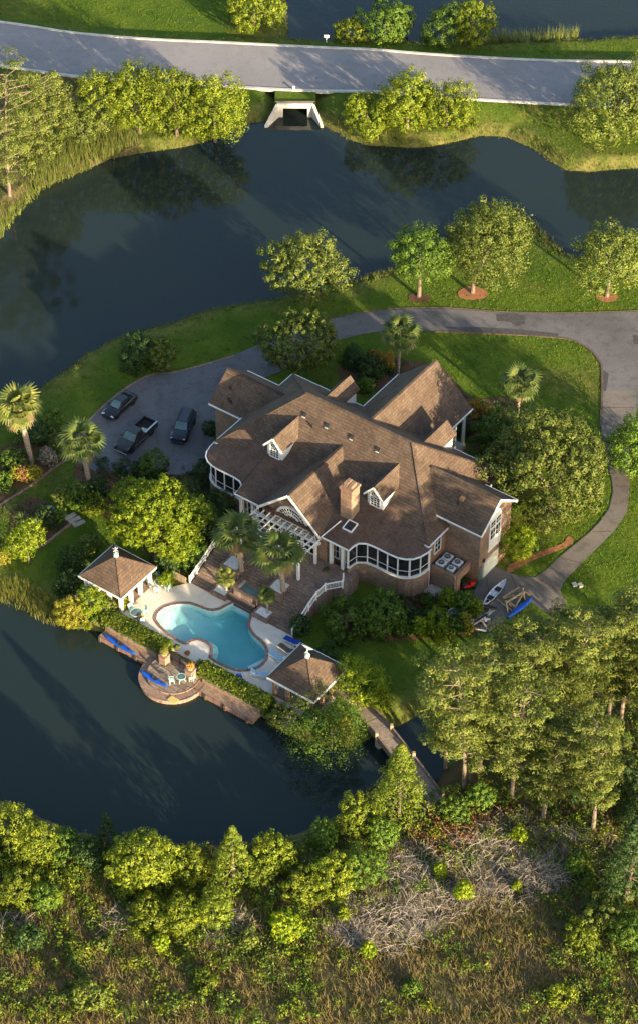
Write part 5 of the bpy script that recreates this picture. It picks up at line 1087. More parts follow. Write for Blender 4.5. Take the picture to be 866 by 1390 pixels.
broad_tree('shrub_tree', 'left and darker of two bushy trees on the far pond shore', 'tree', 601, 61, 14, 22, 'leaf_green', G1, 26, 110, .36, low=.03)
broad_tree('shrub_tree', 'right and taller of two bushy trees on the far pond shore', 'tree', 640, 62, 2, 27, 'leaf_myrtle', G1, 30, 110, .36, low=.03)
broad_tree('myrtle_tree', 'leftmost and palest lobe of the trees right of the culvert', 'tree', 498, 192, 126, 41, 'leaf_myrtle', G1, 40, 130, .36, low=.04, zlo=-.7)
broad_tree('myrtle_tree', 'tallest middle tree of the clump right of the culvert', 'tree', 552, 191, 104, 35, 'leaf_myrtle', G1, 40, 130, .36, low=.04, zlo=-.7)
broad_tree('myrtle_tree', 'rightmost tree of the clump right of the culvert', 'tree', 605, 189, 112, 38, 'leaf_myrtle', G1, 40, 130, .36, low=.04, zlo=-.7)
broad_tree('live_oak', 'large oak at the right edge between the road and the lagoon', 'tree', 832, 205, 76, 62, 'leaf_oak', G1, 70, 140, .36, low=.04, zlo=-.8)
broad_tree('live_oak', 'second oak cut by the right edge above the lagoon', 'tree', 884, 200, 88, 50, 'leaf_oak', G1, 50, 120, .36, low=.06)
# trees on the lawn behind the house
G2 = 'oaks on the lawn behind the house'
broad_tree('live_oak', 'rounded oak on the lagoon bank above the drive', 'tree', 416, 408, 314, 64, 'leaf_oak', G2, 76, 140, .34, low=.12)
broad_tree('live_oak', 'oak with pale sprigs between the court and the drive', 'tree', 405, 498, 416, 66, 'leaf_oak', G2, 80, 140, .34, low=.12, stretch=1.25)
broad_tree('live_oak', 'small bright oak in a round mulch ring beside the lagoon', 'tree', 568, 403, 308, 36, 'leaf_green', G2, 44, 130, .32, low=.22)
broad_tree('live_oak', 'largest oak on the lawn point with reddish mulch below', 'tree', 641, 398, 272, 60, 'leaf_oak', G2, 84, 150, .34, low=.12, cx=18)
broad_tree('live_oak', 'yellow-green oak at the right edge of the lagoon point', 'tree', 823, 403, 308, 48, 'leaf_oak', G2, 54, 140, .34, low=.12)
shrub('round_shrub', 'left and darker of the two clipped round shrubs by the court', 190, 506, 458, 27, 'leaf_dark', 'clipped shrubs by the court', 24, 140)
shrub('round_shrub', 'right and greyer of the two clipped round shrubs by the court', 219, 504, 459, 19, 'leaf_oak', 'clipped shrubs by the court', 20, 140)
# right garden
broad_tree('live_oak', 'huge spreading oak between the garage and the side drive', 'tree', 748, 736, 543, 104, 'leaf_oak', None, 150, 150, .38, .35, .08, cx=-4, cr=.27)
broad_tree('live_oak', 'darker oak behind the porch left of the huge spreading oak', 'tree', 690, 640, 556, 46, 'leaf_green', None, 50, 130, .34, low=.08)
broad_tree('maple_tree', 'dark green tree cut by the right edge beside the drive', 'tree', 868, 662, 562, 46, 'leaf_green', None, 52, 130, .34, low=.08)
for i, (bx, by, tp, hw, lf, lb) in enumerate(((700, 764, 712, 22, 'leaf_bright', 'bright green shrub beside the garage door'), (690, 690, 655, 18, 'leaf_green', 'green shrub at the back corner of the garage wing'), (716, 748, 722, 14, 'leaf_green', 'low shrub at the edge of the pine straw under the huge oak'),
    (648, 568, 545, 16, 'leaf_orange', 'orange-yellow flowering shrub beside the back porch'), (666, 575, 556, 13, 'leaf_green', 'green shrub beside the orange one at the back porch'), (628, 590, 568, 13, 'leaf_dark', 'dark shrub by the back porch columns'),
    (480, 500, 474, 17, 'leaf_dark', 'dark shrub nearest the oak in the bed behind the house'), (505, 515, 484, 17, 'leaf_dark', 'largest dark shrub in the bed behind the house'), (522, 500, 480, 12, 'leaf_orange', 'orange flowering shrub by the slender palm trunk'), (495, 535, 512, 13, 'leaf_green', 'shrub by the back dormer wall'), (508, 488, 474, 11, 'leaf_orange', 'small orange flowering shrub farthest back in the bed'))):
    shrub('garden_shrub', lb, bx, by, tp, hw, lf, 'shrubs round the house', 14, 90, .26)
palm('slender tall palm rising behind the back gable roof', 540, 513, 541, 454, 27, n=28, trunk=.16, dry=4)
palm('short shaggy palm on the lawn right of the back gable', 702, 566, 702, 524, 27, n=28, trunk=.2, dry=6)
# left garden
palm('tall golden fan palm at the left edge in full sun', 44, 628, 34, 556, 34, 'leaf_palm_gold', 34, .3, dry=8)
palm('green fan palm leaning over the front of the parking court', 124, 668, 117, 602, 31, n=32, trunk=.27, dry=4)
broad_tree('maple_tree', 'bright yellow-green spreading maple behind the sunlit pavilion', 'tree', 214, 756, 634, 80, 'leaf_bright', None, 110, 170, .38, .3, .12, .25, cr=.25, zlo=-.6)
for bx, by, tp, hw, lf, lb in ((213, 648, 612, 25, 'leaf_green', 'dark green shrub between the pickup truck and the maple'), (175, 655, 622, 26, 'leaf_dark', 'dark shrub at the court edge behind the maple'), (283, 660, 622, 22, 'leaf_dark', 'dark shrub against the left sunroom'), (300, 702, 664, 22, 'leaf_dark', 'dark shrub below the left sunroom windows'), (275, 735, 690, 24, 'leaf_dark', 'dark shrub above the left stair railing'), (262, 770, 728, 20, 'leaf_green', 'green shrub beside the left stair railing'), (250, 700, 655, 22, 'leaf_dark', 'dark shrub in the shade right of the maple'), (228, 782, 755, 13, 'leaf_dark', 'small dark shrub behind the wooden gate'), (288, 590, 572, 10, 'leaf_dark', 'small round shrub at the court corner of the left wing'), (316, 745, 720, 12, 'leaf_dark', 'shrub at the top of the left stairs'),
    (72, 590, 560, 18, 'leaf_green', 'green shrub behind the golden palm by the court'), (52, 605, 578, 13, 'leaf_dark', 'dark shrub right beside the golden palm trunk'), (80, 610, 588, 14, 'leaf_oak', 'pale shrub in the curved bed at the court corner'), (20, 640, 612, 18, 'leaf_green', 'green shrub left of the golden palm base'), (10, 660, 640, 14, 'leaf_green', 'low shrub at the left photo edge in the flower bed'), (34, 650, 632, 9, 'leaf_red', 'dark red shrub in the flower bed under the golden palm'), (48, 652, 634, 9, 'leaf_yellow', 'yellow shrub in the flower bed under the golden palm'), (22, 652, 636, 7, 'leaf_yellow', 'small yellow plant beside the dark red shrub'), (66, 632, 608, 11, 'leaf_grey', 'dry grey shrub at the court corner'),
    (108, 690, 660, 15, 'leaf_green', 'green shrub at the foot of the leaning fan palm'), (88, 686, 662, 12, 'leaf_oak', 'pale flowering shrub beside the stone path'), (128, 700, 672, 14, 'leaf_myrtle', 'yellow-green shrub between the steps and the maple'), (134, 676, 650, 12, 'leaf_dark', 'dark shrub behind the leaning fan palm'), (62, 716, 690, 12, 'leaf_dark', 'dark shrub in the raised bed behind the yucca'), (78, 708, 690, 10, 'leaf_green', 'green shrub at the end of the stone path'), (3, 770, 745, 9, 'leaf_yellow', 'bright yellow shrub at the left photo edge'), (2, 752, 730, 9, 'leaf_oak', 'olive shrub at the left photo edge above the yellow one'),
    (100, 775, 745, 20, 'leaf_dark', 'dark hedge shrub along the back of the sunlit pavilion'), (120, 752, 728, 16, 'leaf_oak', 'olive hedge shrub between the maple and the pavilion'), (92, 806, 778, 16, 'leaf_dark', 'dark shrub at the left corner of the sunlit pavilion'),
    (124, 842, 796, 17, 'leaf_bright', 'tall bright green shrub at the front of the sunlit pavilion'), (98, 850, 816, 16, 'leaf_yellow', 'yellow shrub on the bank in front of the sunlit pavilion'), (113, 856, 832, 18, 'leaf_myrtle', 'low yellow-green shrub on the water edge by the dock'), (146, 836, 812, 12, 'leaf_oak', 'olive shrub beside the pavilion corner post'), (166, 828, 812, 8, 'leaf_yellow', 'small yellow shrub at the front corner of the sunlit pavilion'), (130, 850, 836, 13, 'leaf_green', 'green shrub at the dock end of the left hedge'), (226, 800, 776, 9, 'leaf_bright', 'potted green shrub by the dining chairs'), (206, 790, 772, 7, 'leaf_yellow', 'yellow potted shrub by the pavilion post')):
    shrub('garden_shrub', lb, bx, by, tp, hw, lf, 'garden shrubs left of the house', 13, 80, .25)
broad_tree('young_tree', 'small bright green tree on the left lawn by the raised bed', 'tree', 40, 764, 714, 19, 'leaf_bright', None, 22, 90, .3, .09, .4)
def yucca(label, px, hw, leaf):
    b = base_at(*px); s = ppm(*px); k = hw / s; t_ = thing('yucca', label, 'yucca', tuple(b), 0, 'yuccas in the raised bed'); MB().tube([(0, 0, 0), (0, 0, k * .7)], .14, 7).build('trunk', 'bark_palm', t_)
    V, F = [], []
    for i in range(70):
        d = unit(1)[0]; d[2] = abs(d[2]) * .9 - .15; p = np.array([0, 0, k * .8]); sd = np.cross(d, [0, 0, 1]); sd /= np.linalg.norm(sd) + 1e-6; o = len(V); V += [p - sd * .03, p + sd * .03, p + d * k * .6 + sd * .06, p + d * k * 1.05 - [0, 0, .08]]; F.append((o, o + 1, o + 2, o + 3))
    quick_mesh('spikes', np.array(V), np.array(F), leaf, t_)
yucca('left and darker spiky yucca in the raised bed', (32, 712), 14, 'leaf_palm'); yucca('right and paler spiky yucca in the raised bed', (54, 722), 16, 'leaf_palm_gold')
# terrace palms
palm('left large fan palm on the terrace', 328, 772, 324, 726, 33, n=27, trunk=.28, z0=2.15, dry=4); palm('right large fan palm on the terrace', 385, 802, 380, 752, 35, n=27, trunk=.28, z0=2.15, dry=4)
palm('small golden palm left of the spa', 308, 802, 307, 784, 14, 'leaf_palm_gold', 26, .12, z0=.6, dry=0); palm('small green palm right of the spa', 364, 832, 363, 809, 13, n=28, trunk=.11, z0=.6, dry=0)
# hedges over the dock
def hedge(u0, u1, v0, v1, z0, z1, label):
    b = L((u0 + u1) / 2, (v0 + v1) / 2, z0); t_ = thing('hedge', label, 'hedge', tuple(b), -TH, 'hedges along the dock'); a, c, hh = u1 - u0, v1 - v0, z1 - z0
    n = 7000; P = np.column_stack([RNG.uniform(-a / 2, a / 2, n), RNG.uniform(-c / 2, c / 2, n), RNG.uniform(0, hh, n)]); side = RNG.integers(0, 6, n); Nn = RNG.normal(size=(n, 3)) * .5
    j = RNG.normal(size=n) * .09
    for k, (ax_, sg_, lim) in enumerate(((2, 1, hh), (2, 1, hh), (1, -1, c / 2), (1, 1, c / 2), (0, 1, a / 2), (0, -1, a / 2))):
        m_ = side == k; P[m_, ax_] = sg_ * lim + j[m_] + .12 * wob(P[m_][:, [0, 1]] + P[m_][:, [2, 2]], 3.0); Nn[m_, ax_] += sg_
    P[:, 2] *= 1 - .12 * (np.abs(P[:, 1]) / (c / 2)) ** 3
    br_ = MB().box((0, 0, hh * .42), (a - .4, c - .35, hh * .8)); br_.build('branches', 'mulch', t_); leaves('foliage', P, Nn + [0, 0, .3], RNG.uniform(.14, .3, n), 'leaf_cedar', t_)
hedge(-8.3, -.1, 25.5, 27.0, -.6, 1.2, 'left clipped hedge between the sunlit pavilion and the brick pillar'); hedge(4.5, 13.0, 25.5, 27.0, -.6, 1.2, 'right clipped hedge between the brick pillar and the shaded pavilion')
def pot(px, z, r, label, leaf, mat='terracotta', grp='flower pots by the pool'):
    p = thing('flower_pot', label, 'flower pot', at(*px, z), 0, grp); MB().lathe([(r * .6, 0), (r, r * .9), (r * 1.08, r * .95), (r * .9, r * 1.0), (.01, r * .9)], 14).build('pot', mat, p); n = 160
    d = unit(n); d[:, 2] = np.abs(d[:, 2]); leaves('flowers', d * RNG.uniform(.5, 1.15, (n, 1)) * r * 1.1 + [0, 0, r], d + RNG.normal(size=(n, 3)) * .4, RNG.uniform(.1, .2, n), leaf, p)
q = L(.45, 27.5, 1.0); pot(pix(q), 1.0, .42, 'pale urn of yellow flowers on the left brick pillar', 'leaf_yellow', 'bare_wood'); q = L(3.85, 27.5, 1.0); pot(pix(q), 1.0, .42, 'pale urn of orange flowers on the right brick pillar', 'flower_orange', 'bare_wood')
for px_, r, lf, lb in (((201, 866), .3, 'leaf_yellow', 'flower pot at the hedge near the left pillar'), ((191, 842), .38, 'flower_orange', 'orange flower pot beside the left deck table'), ((305, 917), .3, 'flower_orange', 'small flower pot by the pool curve and right hedge'), ((241, 881), .3, 'leaf_green', 'green pot on the left of the dock fence'), ((255, 889), .26, 'leaf_red', 'reddish pot on the right of the dock fence'), ((272, 903), .35, 'leaf_bright', 'bright pot behind the right brick pillar'), ((352, 944), .4, 'leaf_yellow', 'tall yellow potted plant at the end of the right hedge'), ((219, 793), .22, 'flower_orange', 'orange flower pot among the dining chairs'), ((443, 776), .3, 'leaf_dark', 'dark plant pot beside the right railing on the landing')):
    pot(px_, .07 if px_[1] > 779 else 2.1, r, lb, lf)
# garden right of the terrace
broad_tree('camellia_tree', 'dense dark green tree right of the terrace stairs', 'tree', 470, 872, 800, 54, 'leaf_green', None, 64, 130, .3, low=.03, depth=.8)
broad_tree('camellia_tree', 'dark green tree against the brick sunroom base', 'tree', 520, 868, 806, 34, 'leaf_green', None, 40, 120, .3, low=.03)
for bx, by, tp, hw, lf, lb in ((490, 952, 896, 31, 'leaf_bright', 'bright green bush beside the shaded pavilion'), (510, 964, 930, 17, 'leaf_bright', 'bright bush between the footbridge and the lawn'), (440, 900, 868, 26, 'leaf_dark', 'dark shrub behind the shaded pavilion'), (408, 862, 836, 12, 'leaf_dark', 'dark shrub at the foot of the right stair railing'),
    (450, 1030, 950, 44, 'leaf_green', 'large dark green bush on the water edge left of the footbridge'), (425, 1000, 960, 24, 'leaf_green', 'green bush on the water edge under the shaded pavilion'), (384, 988, 955, 18, 'leaf_oak', 'grassy grey-green bush at the end of the dock'), (392, 992, 968, 12, 'leaf_grey', 'bare grey shrub on the water edge beside the dock'), (470, 996, 972, 12, 'leaf_yellow', 'yellow shrub against the side of the footbridge'),
    (546, 864, 842, 10, 'leaf_green', 'small green shrub below the curved sunroom'), (570, 866, 838, 11, 'leaf_bright', 'upright bright shrub at the lawn edge'), (595, 868, 836, 17, 'leaf_bright', 'wide bright shrub in the middle of the garden bed'), (612, 862, 838, 12, 'leaf_green', 'green shrub right of the wide bright one'), (631, 861, 830, 9, 'leaf_yellow', 'upright yellow-green shrub at the right end of the garden bed'), (608, 826, 800, 15, 'leaf_bright', 'bright fern beneath the service yard wall'), (580, 826, 808, 10, 'leaf_green', 'green fern at the sunroom corner'), (632, 832, 806, 14, 'leaf_green', 'leafy shrub by the riding mower'), (560, 850, 828, 14, 'leaf_dark', 'dark shrub in the middle of the garden bed'), (535, 845, 818, 16, 'leaf_dark', 'dark shrub against the sunroom brick'), (586, 850, 826, 12, 'leaf_dark', 'dark shrub behind the wide bright one'), (620, 845, 826, 11, 'leaf_dark', 'dark shrub behind the yellow-green one'), (645, 838, 815, 9, 'leaf_bright', 'bright plant by the scrap pile')):
    shrub('garden_shrub', lb, bx, by, tp, hw, lf, 'garden shrubs right of the terrace', 14, 90, .26)
bo = thing('garden_boulder', 'grey boulder in the garden bed near the garage', 'boulder', at(615, 838, 0)); MB().lathe([(.1, -.1), (.8, 0), (.85, .5), (.5, 1.0), (.05, 1.1)], 7).build('stone', 'concrete', bo)
# ------------------------------------------------------------------ pine grove
cedar('cedar_tree', 'bright conical cedar beside the far end of the footbridge', 541, 1108, 1010, 38)
for bx, by, tp, hw, ln_, lb in ((629, 1070, 902, 52, (-1.2, 0), 'leftmost pine of the grove beside the footbridge'), (650, 1050, 886, 44, (.3, 0), 'second pine from the left with a sunlit trunk'), (694, 1082, 925, 48, (.6, 0), 'pine with a forked pale trunk at the front of the grove'), (736, 1114, 985, 40, (1.9, 0), 'low leaning pine with a curved trunk at the front of the grove'),
    (804, 1129, 975, 36, (-.6, 0), 'thin pine with a dark trunk at the front right of the grove'), (773, 1004, 842, 46, (.4, 0), 'pine with the pale trunk standing mid grove'), (759, 1008, 868, 40, (-.6, 0), 'pine close beside the pale trunk mid grove'), (720, 1010, 862, 48, (0, 0), 'tall pine in the centre of the grove'), (680, 1000, 868, 44, (.2, 0), 'pine at the lawn side of the grove'), (826, 972, 832, 42, (.3, 0), 'left of two pines with twin trunks at the right edge'), (842, 978, 822, 40, (.5, 0), 'right of two pines with twin trunks at the right edge'), (800, 962, 838, 40, (0, 0), 'pine behind the twin trunks'), (872, 985, 850, 46, (0, 0), 'pine cut by the right edge of the photo'), (750, 960, 842, 44, (0, 0), 'pine at the back of the grove near the utility boxes'), (866, 940, 818, 40, (0, 0), 'rearmost pine at the right edge'), (604, 1044, 935, 32, (-.6, 0), 'small pine over the footbridge rail')):
    pine(lb, bx, by, tp, hw, ln_)
for bx, by, tp, lb in ((960, 1090, 930, 'pine beyond the right edge of the photo'), (1010, 1180, 1010, 'far pine beyond the right edge of the photo'), (940, 1200, 1040, 'near pine beyond the right edge of the photo'), (1060, 1040, 880, 'outer pine beyond the right edge of the photo')): pine(lb, bx, by, tp, 50, (0, 0), 'pines beyond the right edge', nb=26)
# ------------------------------------------------------------------ near shore thicket
broad_tree('wax_myrtle', 'large rounded yellow-green tree on the near shore', 'tree', 193, 1216, 1122, 45, 'leaf_myrtle', None, 70, 140, .34, low=.05)
cedar('cedar_tree', 'small dark conical cedar behind the large rounded near tree', 148, 1150, 1103, 16, 'leaf_dark', None, 40, 60, .22)
cedar('cedar_tree', 'pointed bright cedar on the near shore in the middle', 318, 1200, 1122, 32, 'leaf_cedar', None, 70, 70, .26)
cedar('cedar_tree', 'broad dark cedar at the right edge of the near marsh', 850, 1225, 1110, 42, 'leaf_dark', None, 80, 80, .28)
for bx, by, tp, hw, lf, lb in ((12, 1168, 1095, 34, 'leaf_myrtle', 'leftmost shrub on the near shore at the photo edge'), (52, 1172, 1112, 30, 'leaf_myrtle', 'second shrub from the left on the near shore'), (88, 1168, 1126, 26, 'leaf_green', 'third shrub from the left on the near shore'), (120, 1178, 1136, 20, 'leaf_dark', 'dark shrub left of the small conical cedar'), (22, 1232, 1182, 30, 'leaf_myrtle', 'yellow-green shrub at the left photo edge in the marsh'), (62, 1236, 1200, 20, 'leaf_green', 'green shrub in the marsh left of the dry grass'), (258, 1196, 1148, 26, 'leaf_myrtle', 'shrub between the large rounded tree and the pointed cedar'), (372, 1186, 1130, 28, 'leaf_myrtle', 'shrub right of the pointed cedar on the near shore'), (352, 1202, 1168, 20, 'leaf_cedar', 'low shrub before the pointed cedar'), (205, 1262, 1216, 26, 'leaf_myrtle', 'left shrub of the row before the large rounded tree'), (248, 1266, 1214, 26, 'leaf_myrtle', 'middle shrub of the row before the large rounded tree'), (290, 1258, 1212, 24, 'leaf_cedar', 'right shrub of the row before the large rounded tree'), (219, 1293, 1264, 11, 'leaf_bright', 'small bright round bush in the near marsh'), (78, 1232, 1206, 9, 'leaf_bright', 'small bright upright bush left in the marsh'), (390, 1276, 1236, 22, 'leaf_bright', 'bright bush with the dead brush in the near marsh'), (412, 1226, 1182, 24, 'leaf_myrtle', 'shrub above the bright bush in the near marsh'), (448, 1216, 1160, 30, 'leaf_myrtle', 'wide yellow-green shrub left of the dead brush'), (488, 1206, 1150, 28, 'leaf_green', 'green shrub beside the red brush heap'), (486, 1128, 1078, 26, 'leaf_myrtle', 'shrub on the shore left of the conical cedar by the bridge'), (440, 1150, 1112, 22, 'leaf_green', 'shrub on the shore right of the middle'), (520, 1150, 1108, 20, 'leaf_green', 'shrub at the foot of the bridge cedar'), (336, 1290, 1262, 16, 'leaf_oak', 'olive bush at the lower middle'), (620, 1118, 1078, 20, 'leaf_green', 'green shrub at the far bridge end under the pines'), (655, 1100, 1062, 18, 'leaf_green', 'green shrub beneath the second pine'), (597, 1196, 1166, 9, 'leaf_bright', 'small bright upright bush in the dead brush'), (627, 1226, 1190, 15, 'leaf_bright', 'bright bush in the middle of the dead brush'), (702, 1144, 1118, 12, 'leaf_bright', 'small bright bush by the fallen branches'), (778, 1188, 1156, 13, 'leaf_green', 'green bush right of the dead brush'), (820, 1262, 1212, 30, 'leaf_oak', 'olive shrub at the lower right'), (856, 1290, 1236, 30, 'leaf_green', 'shrub cut by the lower right edge'), (790, 1290, 1252, 22, 'leaf_myrtle', 'yellow-green low shrub at the lower right'), (840, 1080, 1020, 30, 'leaf_dark', 'dark shrub in the shade under the right pines'), (790, 1090, 1050, 20, 'leaf_dark', 'dark shrub between the thin pine trunks'), (864, 1130, 1070, 26, 'leaf_dark', 'dark shrub at the right edge under the pines'), (466, 1252, 1228, 8, 'leaf_bright', 'tiny bright bush near the marsh grass'), (498, 1300, 1276, 12, 'leaf_bright', 'bright bush at the bottom of the marsh'), (700, 1212, 1190, 7, 'leaf_bright', 'tiny bright bush in the brown marsh grass'), (140, 1294, 1262, 24, 'leaf_oak', 'olive bush at the lower left'), (40, 1290, 1252, 26, 'leaf_dark', 'dark bush at the lower left corner'), (280, 1350, 1310, 30, 'leaf_myrtle', 'yellow-green shrub nearest the camera in the middle'), (120, 1372, 1324, 34, 'leaf_oak', 'olive shrub nearest the camera on the left'), (760, 1370, 1326, 34, 'leaf_myrtle', 'yellow-green shrub nearest the camera on the right'), (560, 1352, 1322, 20, 'leaf_green', 'green bush nearest the camera in the marsh grass')):
    shrub('marsh_shrub', lb, bx, by, tp + 5, hw * .86, lf, 'shrubs in the near marsh', 20, 100, .28, lump=.4)
# loose low thicket that fills the marsh between the larger shrubs
TH_ = W([(-60, 1160), (60, 1165), (200, 1200), (330, 1195), (430, 1170), (520, 1140), (530, 1180), (470, 1230), (420, 1300), (440, 1400), (-60, 1400)]); TR_ = W([(760, 1215), (800, 1180), (900, 1150), (980, 1200), (980, 1400), (720, 1400), (740, 1290)])
for reg_, nn_, lf in ((TH_, 130, 'leaf_myrtle'), (TH_, 110, 'leaf_green'), (TH_, 50, 'leaf_oak'), (TR_, 60, 'leaf_green'), (TR_, 50, 'leaf_oak')):
    X = scatter(reg_, 2.0); X = X[(wob(X, .45, 21) + .5 * wob(X, 1.2, 3) > -.15)][:nn_]; z_ = land(X)[0]; P, N = [], []
    for (x, y), z0_ in zip(X, z_):
        r = RNG.uniform(.35, 1.0); hh_ = r * RNG.uniform(.9, 1.7); k = int(150 * r); u_ = unit(k); u_[:, 2] = abs(u_[:, 2]); q_ = 1 + .3 * np.sin(5 * np.arctan2(u_[:, 1], u_[:, 0]) + x) * np.sin(4 * u_[:, 2] + y)
        P.append(np.array([x, y, z0_]) + u_ * np.array([r, r, hh_]) * (q_ * RNG.uniform(.7, 1.1, k))[:, None]); N.append(u_ + RNG.normal(size=(k, 3)) * .4)
    P = np.concatenate(P); leaves('thicket', P, np.concatenate(N), RNG.uniform(.13, .30, len(P)), lf, None, kind='stuff')
# ------------------------------------------------------------------ dead brush, logs
def brush(label, px, w, hgt, mat, n, grp='heaps of dead brush'):
    b = base_at(*px); s = ppm(*px); t_ = thing('dead_brush', label, 'dead brush', tuple(b), 0, grp); mb = MB(); r = w / s
    for i in range(n):
        a = random.uniform(0, 6.28); q = r * math.sqrt(random.random()); p = Vector((q * math.cos(a), q * math.sin(a) * .8, random.uniform(0, hgt * (1 - q / r * .6)))); d = Vector((random.gauss(0, 1), random.gauss(0, 1), random.gauss(.25, .5))).normalized(); l_ = random.uniform(.4, 1.5)
        mb.tube([p, p + d * l_ * .5 + Vector((0, 0, .08)), p + d * l_ + Vector((random.uniform(-.3, .3), random.uniform(-.3, .3), -.1))], [.022, .018, .009], 3)
    mb.build('twigs', mat, t_)
for px_, w, hg, mt, n, lb in (((520, 1262), 60, 1.0, 'deadwood', 420, 'largest pale heap of dead branches in the marsh'), ((590, 1225), 50, .8, 'deadwood', 260, 'grey heap of dead twigs left of the bright bush'), ((560, 1180), 50, .9, 'deadwood', 260, 'grey brush behind the upright bush'), ((650, 1150), 55, .9, 'deadwood', 300, 'pale brush under the front of the pine grove'), ((735, 1188), 40, .9, 'deadwood', 260, 'grey twig mound at the right of the marsh'), ((690, 1210), 50, .7, 'deadwood', 220, 'thin brush between the twig mound and the marsh grass'), ((165, 1250), 30, .6, 'deadwood', 120, 'dead grass heap left of the shrub row'), ((310, 1262), 40, .7, 'deadwood', 200, 'dead brush by the middle shrub row'), ((20, 1262), 40, .5, 'deadwood', 120, 'dead brush at the left photo edge'), ((600, 1140), 48, .6, 'pine_straw', 200, 'rusty red brush heap at the far end of the footbridge'), ((690, 1120), 30, .7, 'deadwood', 120, 'fallen twigs under the forked pine'), ((790, 1150), 60, .5, 'deadwood', 160, 'fallen branches in the shade under the pines')):
    brush(lb, px_, w, hg, mt, int(n * 1.7))
for a, b, lb in (((745, 1125), (778, 1140), 'pale fallen log left of the thin pine'), ((760, 1122), (800, 1142), 'long pale fallen log by the thin pine'), ((664, 1185), (688, 1155), 'dark fallen log in the dead brush'), ((716, 1128), (738, 1122), 'short pale log behind the leaning pine')):
    p, q = base_at(*a), base_at(*b); t_ = tag(MB().tube([(0, 0, .15), tuple((q - p) * .5 + [0, 0, .25]), tuple(q - p + [0, 0, .2])], [.14, .12, .08], 7).build('fallen_log', 'deadwood'), lb, 'log', 'fallen logs'); t_.location = p
# red-brown dying foliage and understorey
X = scatter(W([(555, 1125), (600, 1110), (640, 1105), (700, 1105), (705, 1130), (650, 1150), (590, 1160), (556, 1150)]), 6); z_ = land(X)[0]; P = np.column_stack([X, z_ + RNG.uniform(.05, .7, len(X))]); P = np.repeat(P, 9, 0) + RNG.normal(size=(len(X) * 9, 3)) * .25; P[:, 2] = np.maximum(P[:, 2], -.9)
leaves('rusty_undergrowth', P, RNG.normal(size=P.shape) + [0, 0, .5], RNG.uniform(.15, .34, len(P)), 'leaf_red', None, kind='stuff')
X = scatter(W([(-40, 1112), (60, 1130), (200, 1160), (400, 1150), (470, 1110), (520, 1080), (575, 1092), (640, 1075), (700, 1020), (770, 960), (900, 930), (980, 1100), (980, 1390), (-60, 1390)]), 6.0)
m_ = wob(X, .55, 2) + .5 * wob(X, 1.7, 8) + RNG.normal(size=len(X)) * .25; sp_ = np.array([pix((x, y, 0)) for x, y in X[:]]); shore = (sp_[:, 1] < np.where(sp_[:, 0] < 430, 1310, 1215) - 40 * np.sin(sp_[:, 0] / 90)) | (sp_[:, 0] > 790); XX = X[(m_ > -.35) & (shore | (m_ > .6))]
z_ = land(XX)[0]; hh_ = .5 + .8 * np.clip(wob(XX, .9, 4) + .3, 0, 1.2); XX = XX[::2]; z_ = z_[::2]; hh_ = hh_[::2]; k = 26; P = np.repeat(np.column_stack([XX, z_]), k, 0); P[:, :2] += RNG.normal(size=(len(P), 2)) * .22; P[:, 2] += RNG.uniform(.05, 1, len(P)) * np.repeat(hh_, k)
half = RNG.random(len(XX)) < np.clip(.5 + .6 * wob(XX, .4, 6), 0, 1); hm = np.repeat(half, k)
for mk_, lf, nm in ((hm, 'leaf_myrtle', 'undergrowth'), (~hm, 'leaf_green', 'undergrowth')): leaves(nm, P[mk_], RNG.normal(size=(mk_.sum(), 3)) * .7 + [0, 0, .7], RNG.uniform(.12, .30, mk_.sum()), lf, None, kind='stuff')
# low planting that fills the flower beds
for px_, lf in (([(30, 590), (70, 580), (95, 590), (85, 625), (40, 655), (-20, 690), (-30, 640)], 'leaf_green'), ([(20, 690), (50, 675), (90, 700), (86, 718), (60, 736), (30, 742), (14, 735)], 'leaf_dark'), ([(110, 620), (200, 628), (280, 640), (330, 690), (296, 735), (255, 790), (215, 778), (180, 720), (110, 680)], 'leaf_dark'),
        ([(462, 500), (500, 484), (560, 492), (600, 506), (640, 545), (690, 548), (715, 575), (715, 640), (690, 650), (600, 556)], 'leaf_dark'), ([(440, 830), (520, 815), (575, 802), (640, 808), (655, 825), (638, 856), (600, 862), (520, 868), (450, 880)], 'leaf_dark')):
    X = scatter(pxpoly(px_), 5.0); X = X[(wob(X, 1.3, 2) > -.1) & ~inside([tuple(L(*q)[:2]) for q in ((-16.2, -8.6), (-1.9, -18.3), (7.1, -18.3), (20.2, -7), (20.2, 2.2), (16.1, 4), (12, 5.8), (9, 8), (9, 17), (-5, 17), (-5, 8), (-11.5, 5.5))], X)]
    k = 22; P = np.repeat(np.column_stack([X, np.zeros(len(X))]), k, 0); hq = np.repeat(RNG.uniform(.2, .75, len(X)), k); P[:, :2] += RNG.normal(size=(len(P), 2)) * .17; P[:, 2] = RNG.uniform(.04, 1, len(P)) * hq
    leaves('bed_planting', P, RNG.normal(size=P.shape) * .7 + [0, 0, .7], RNG.uniform(.12, .24, len(P)), lf, None, kind='stuff')
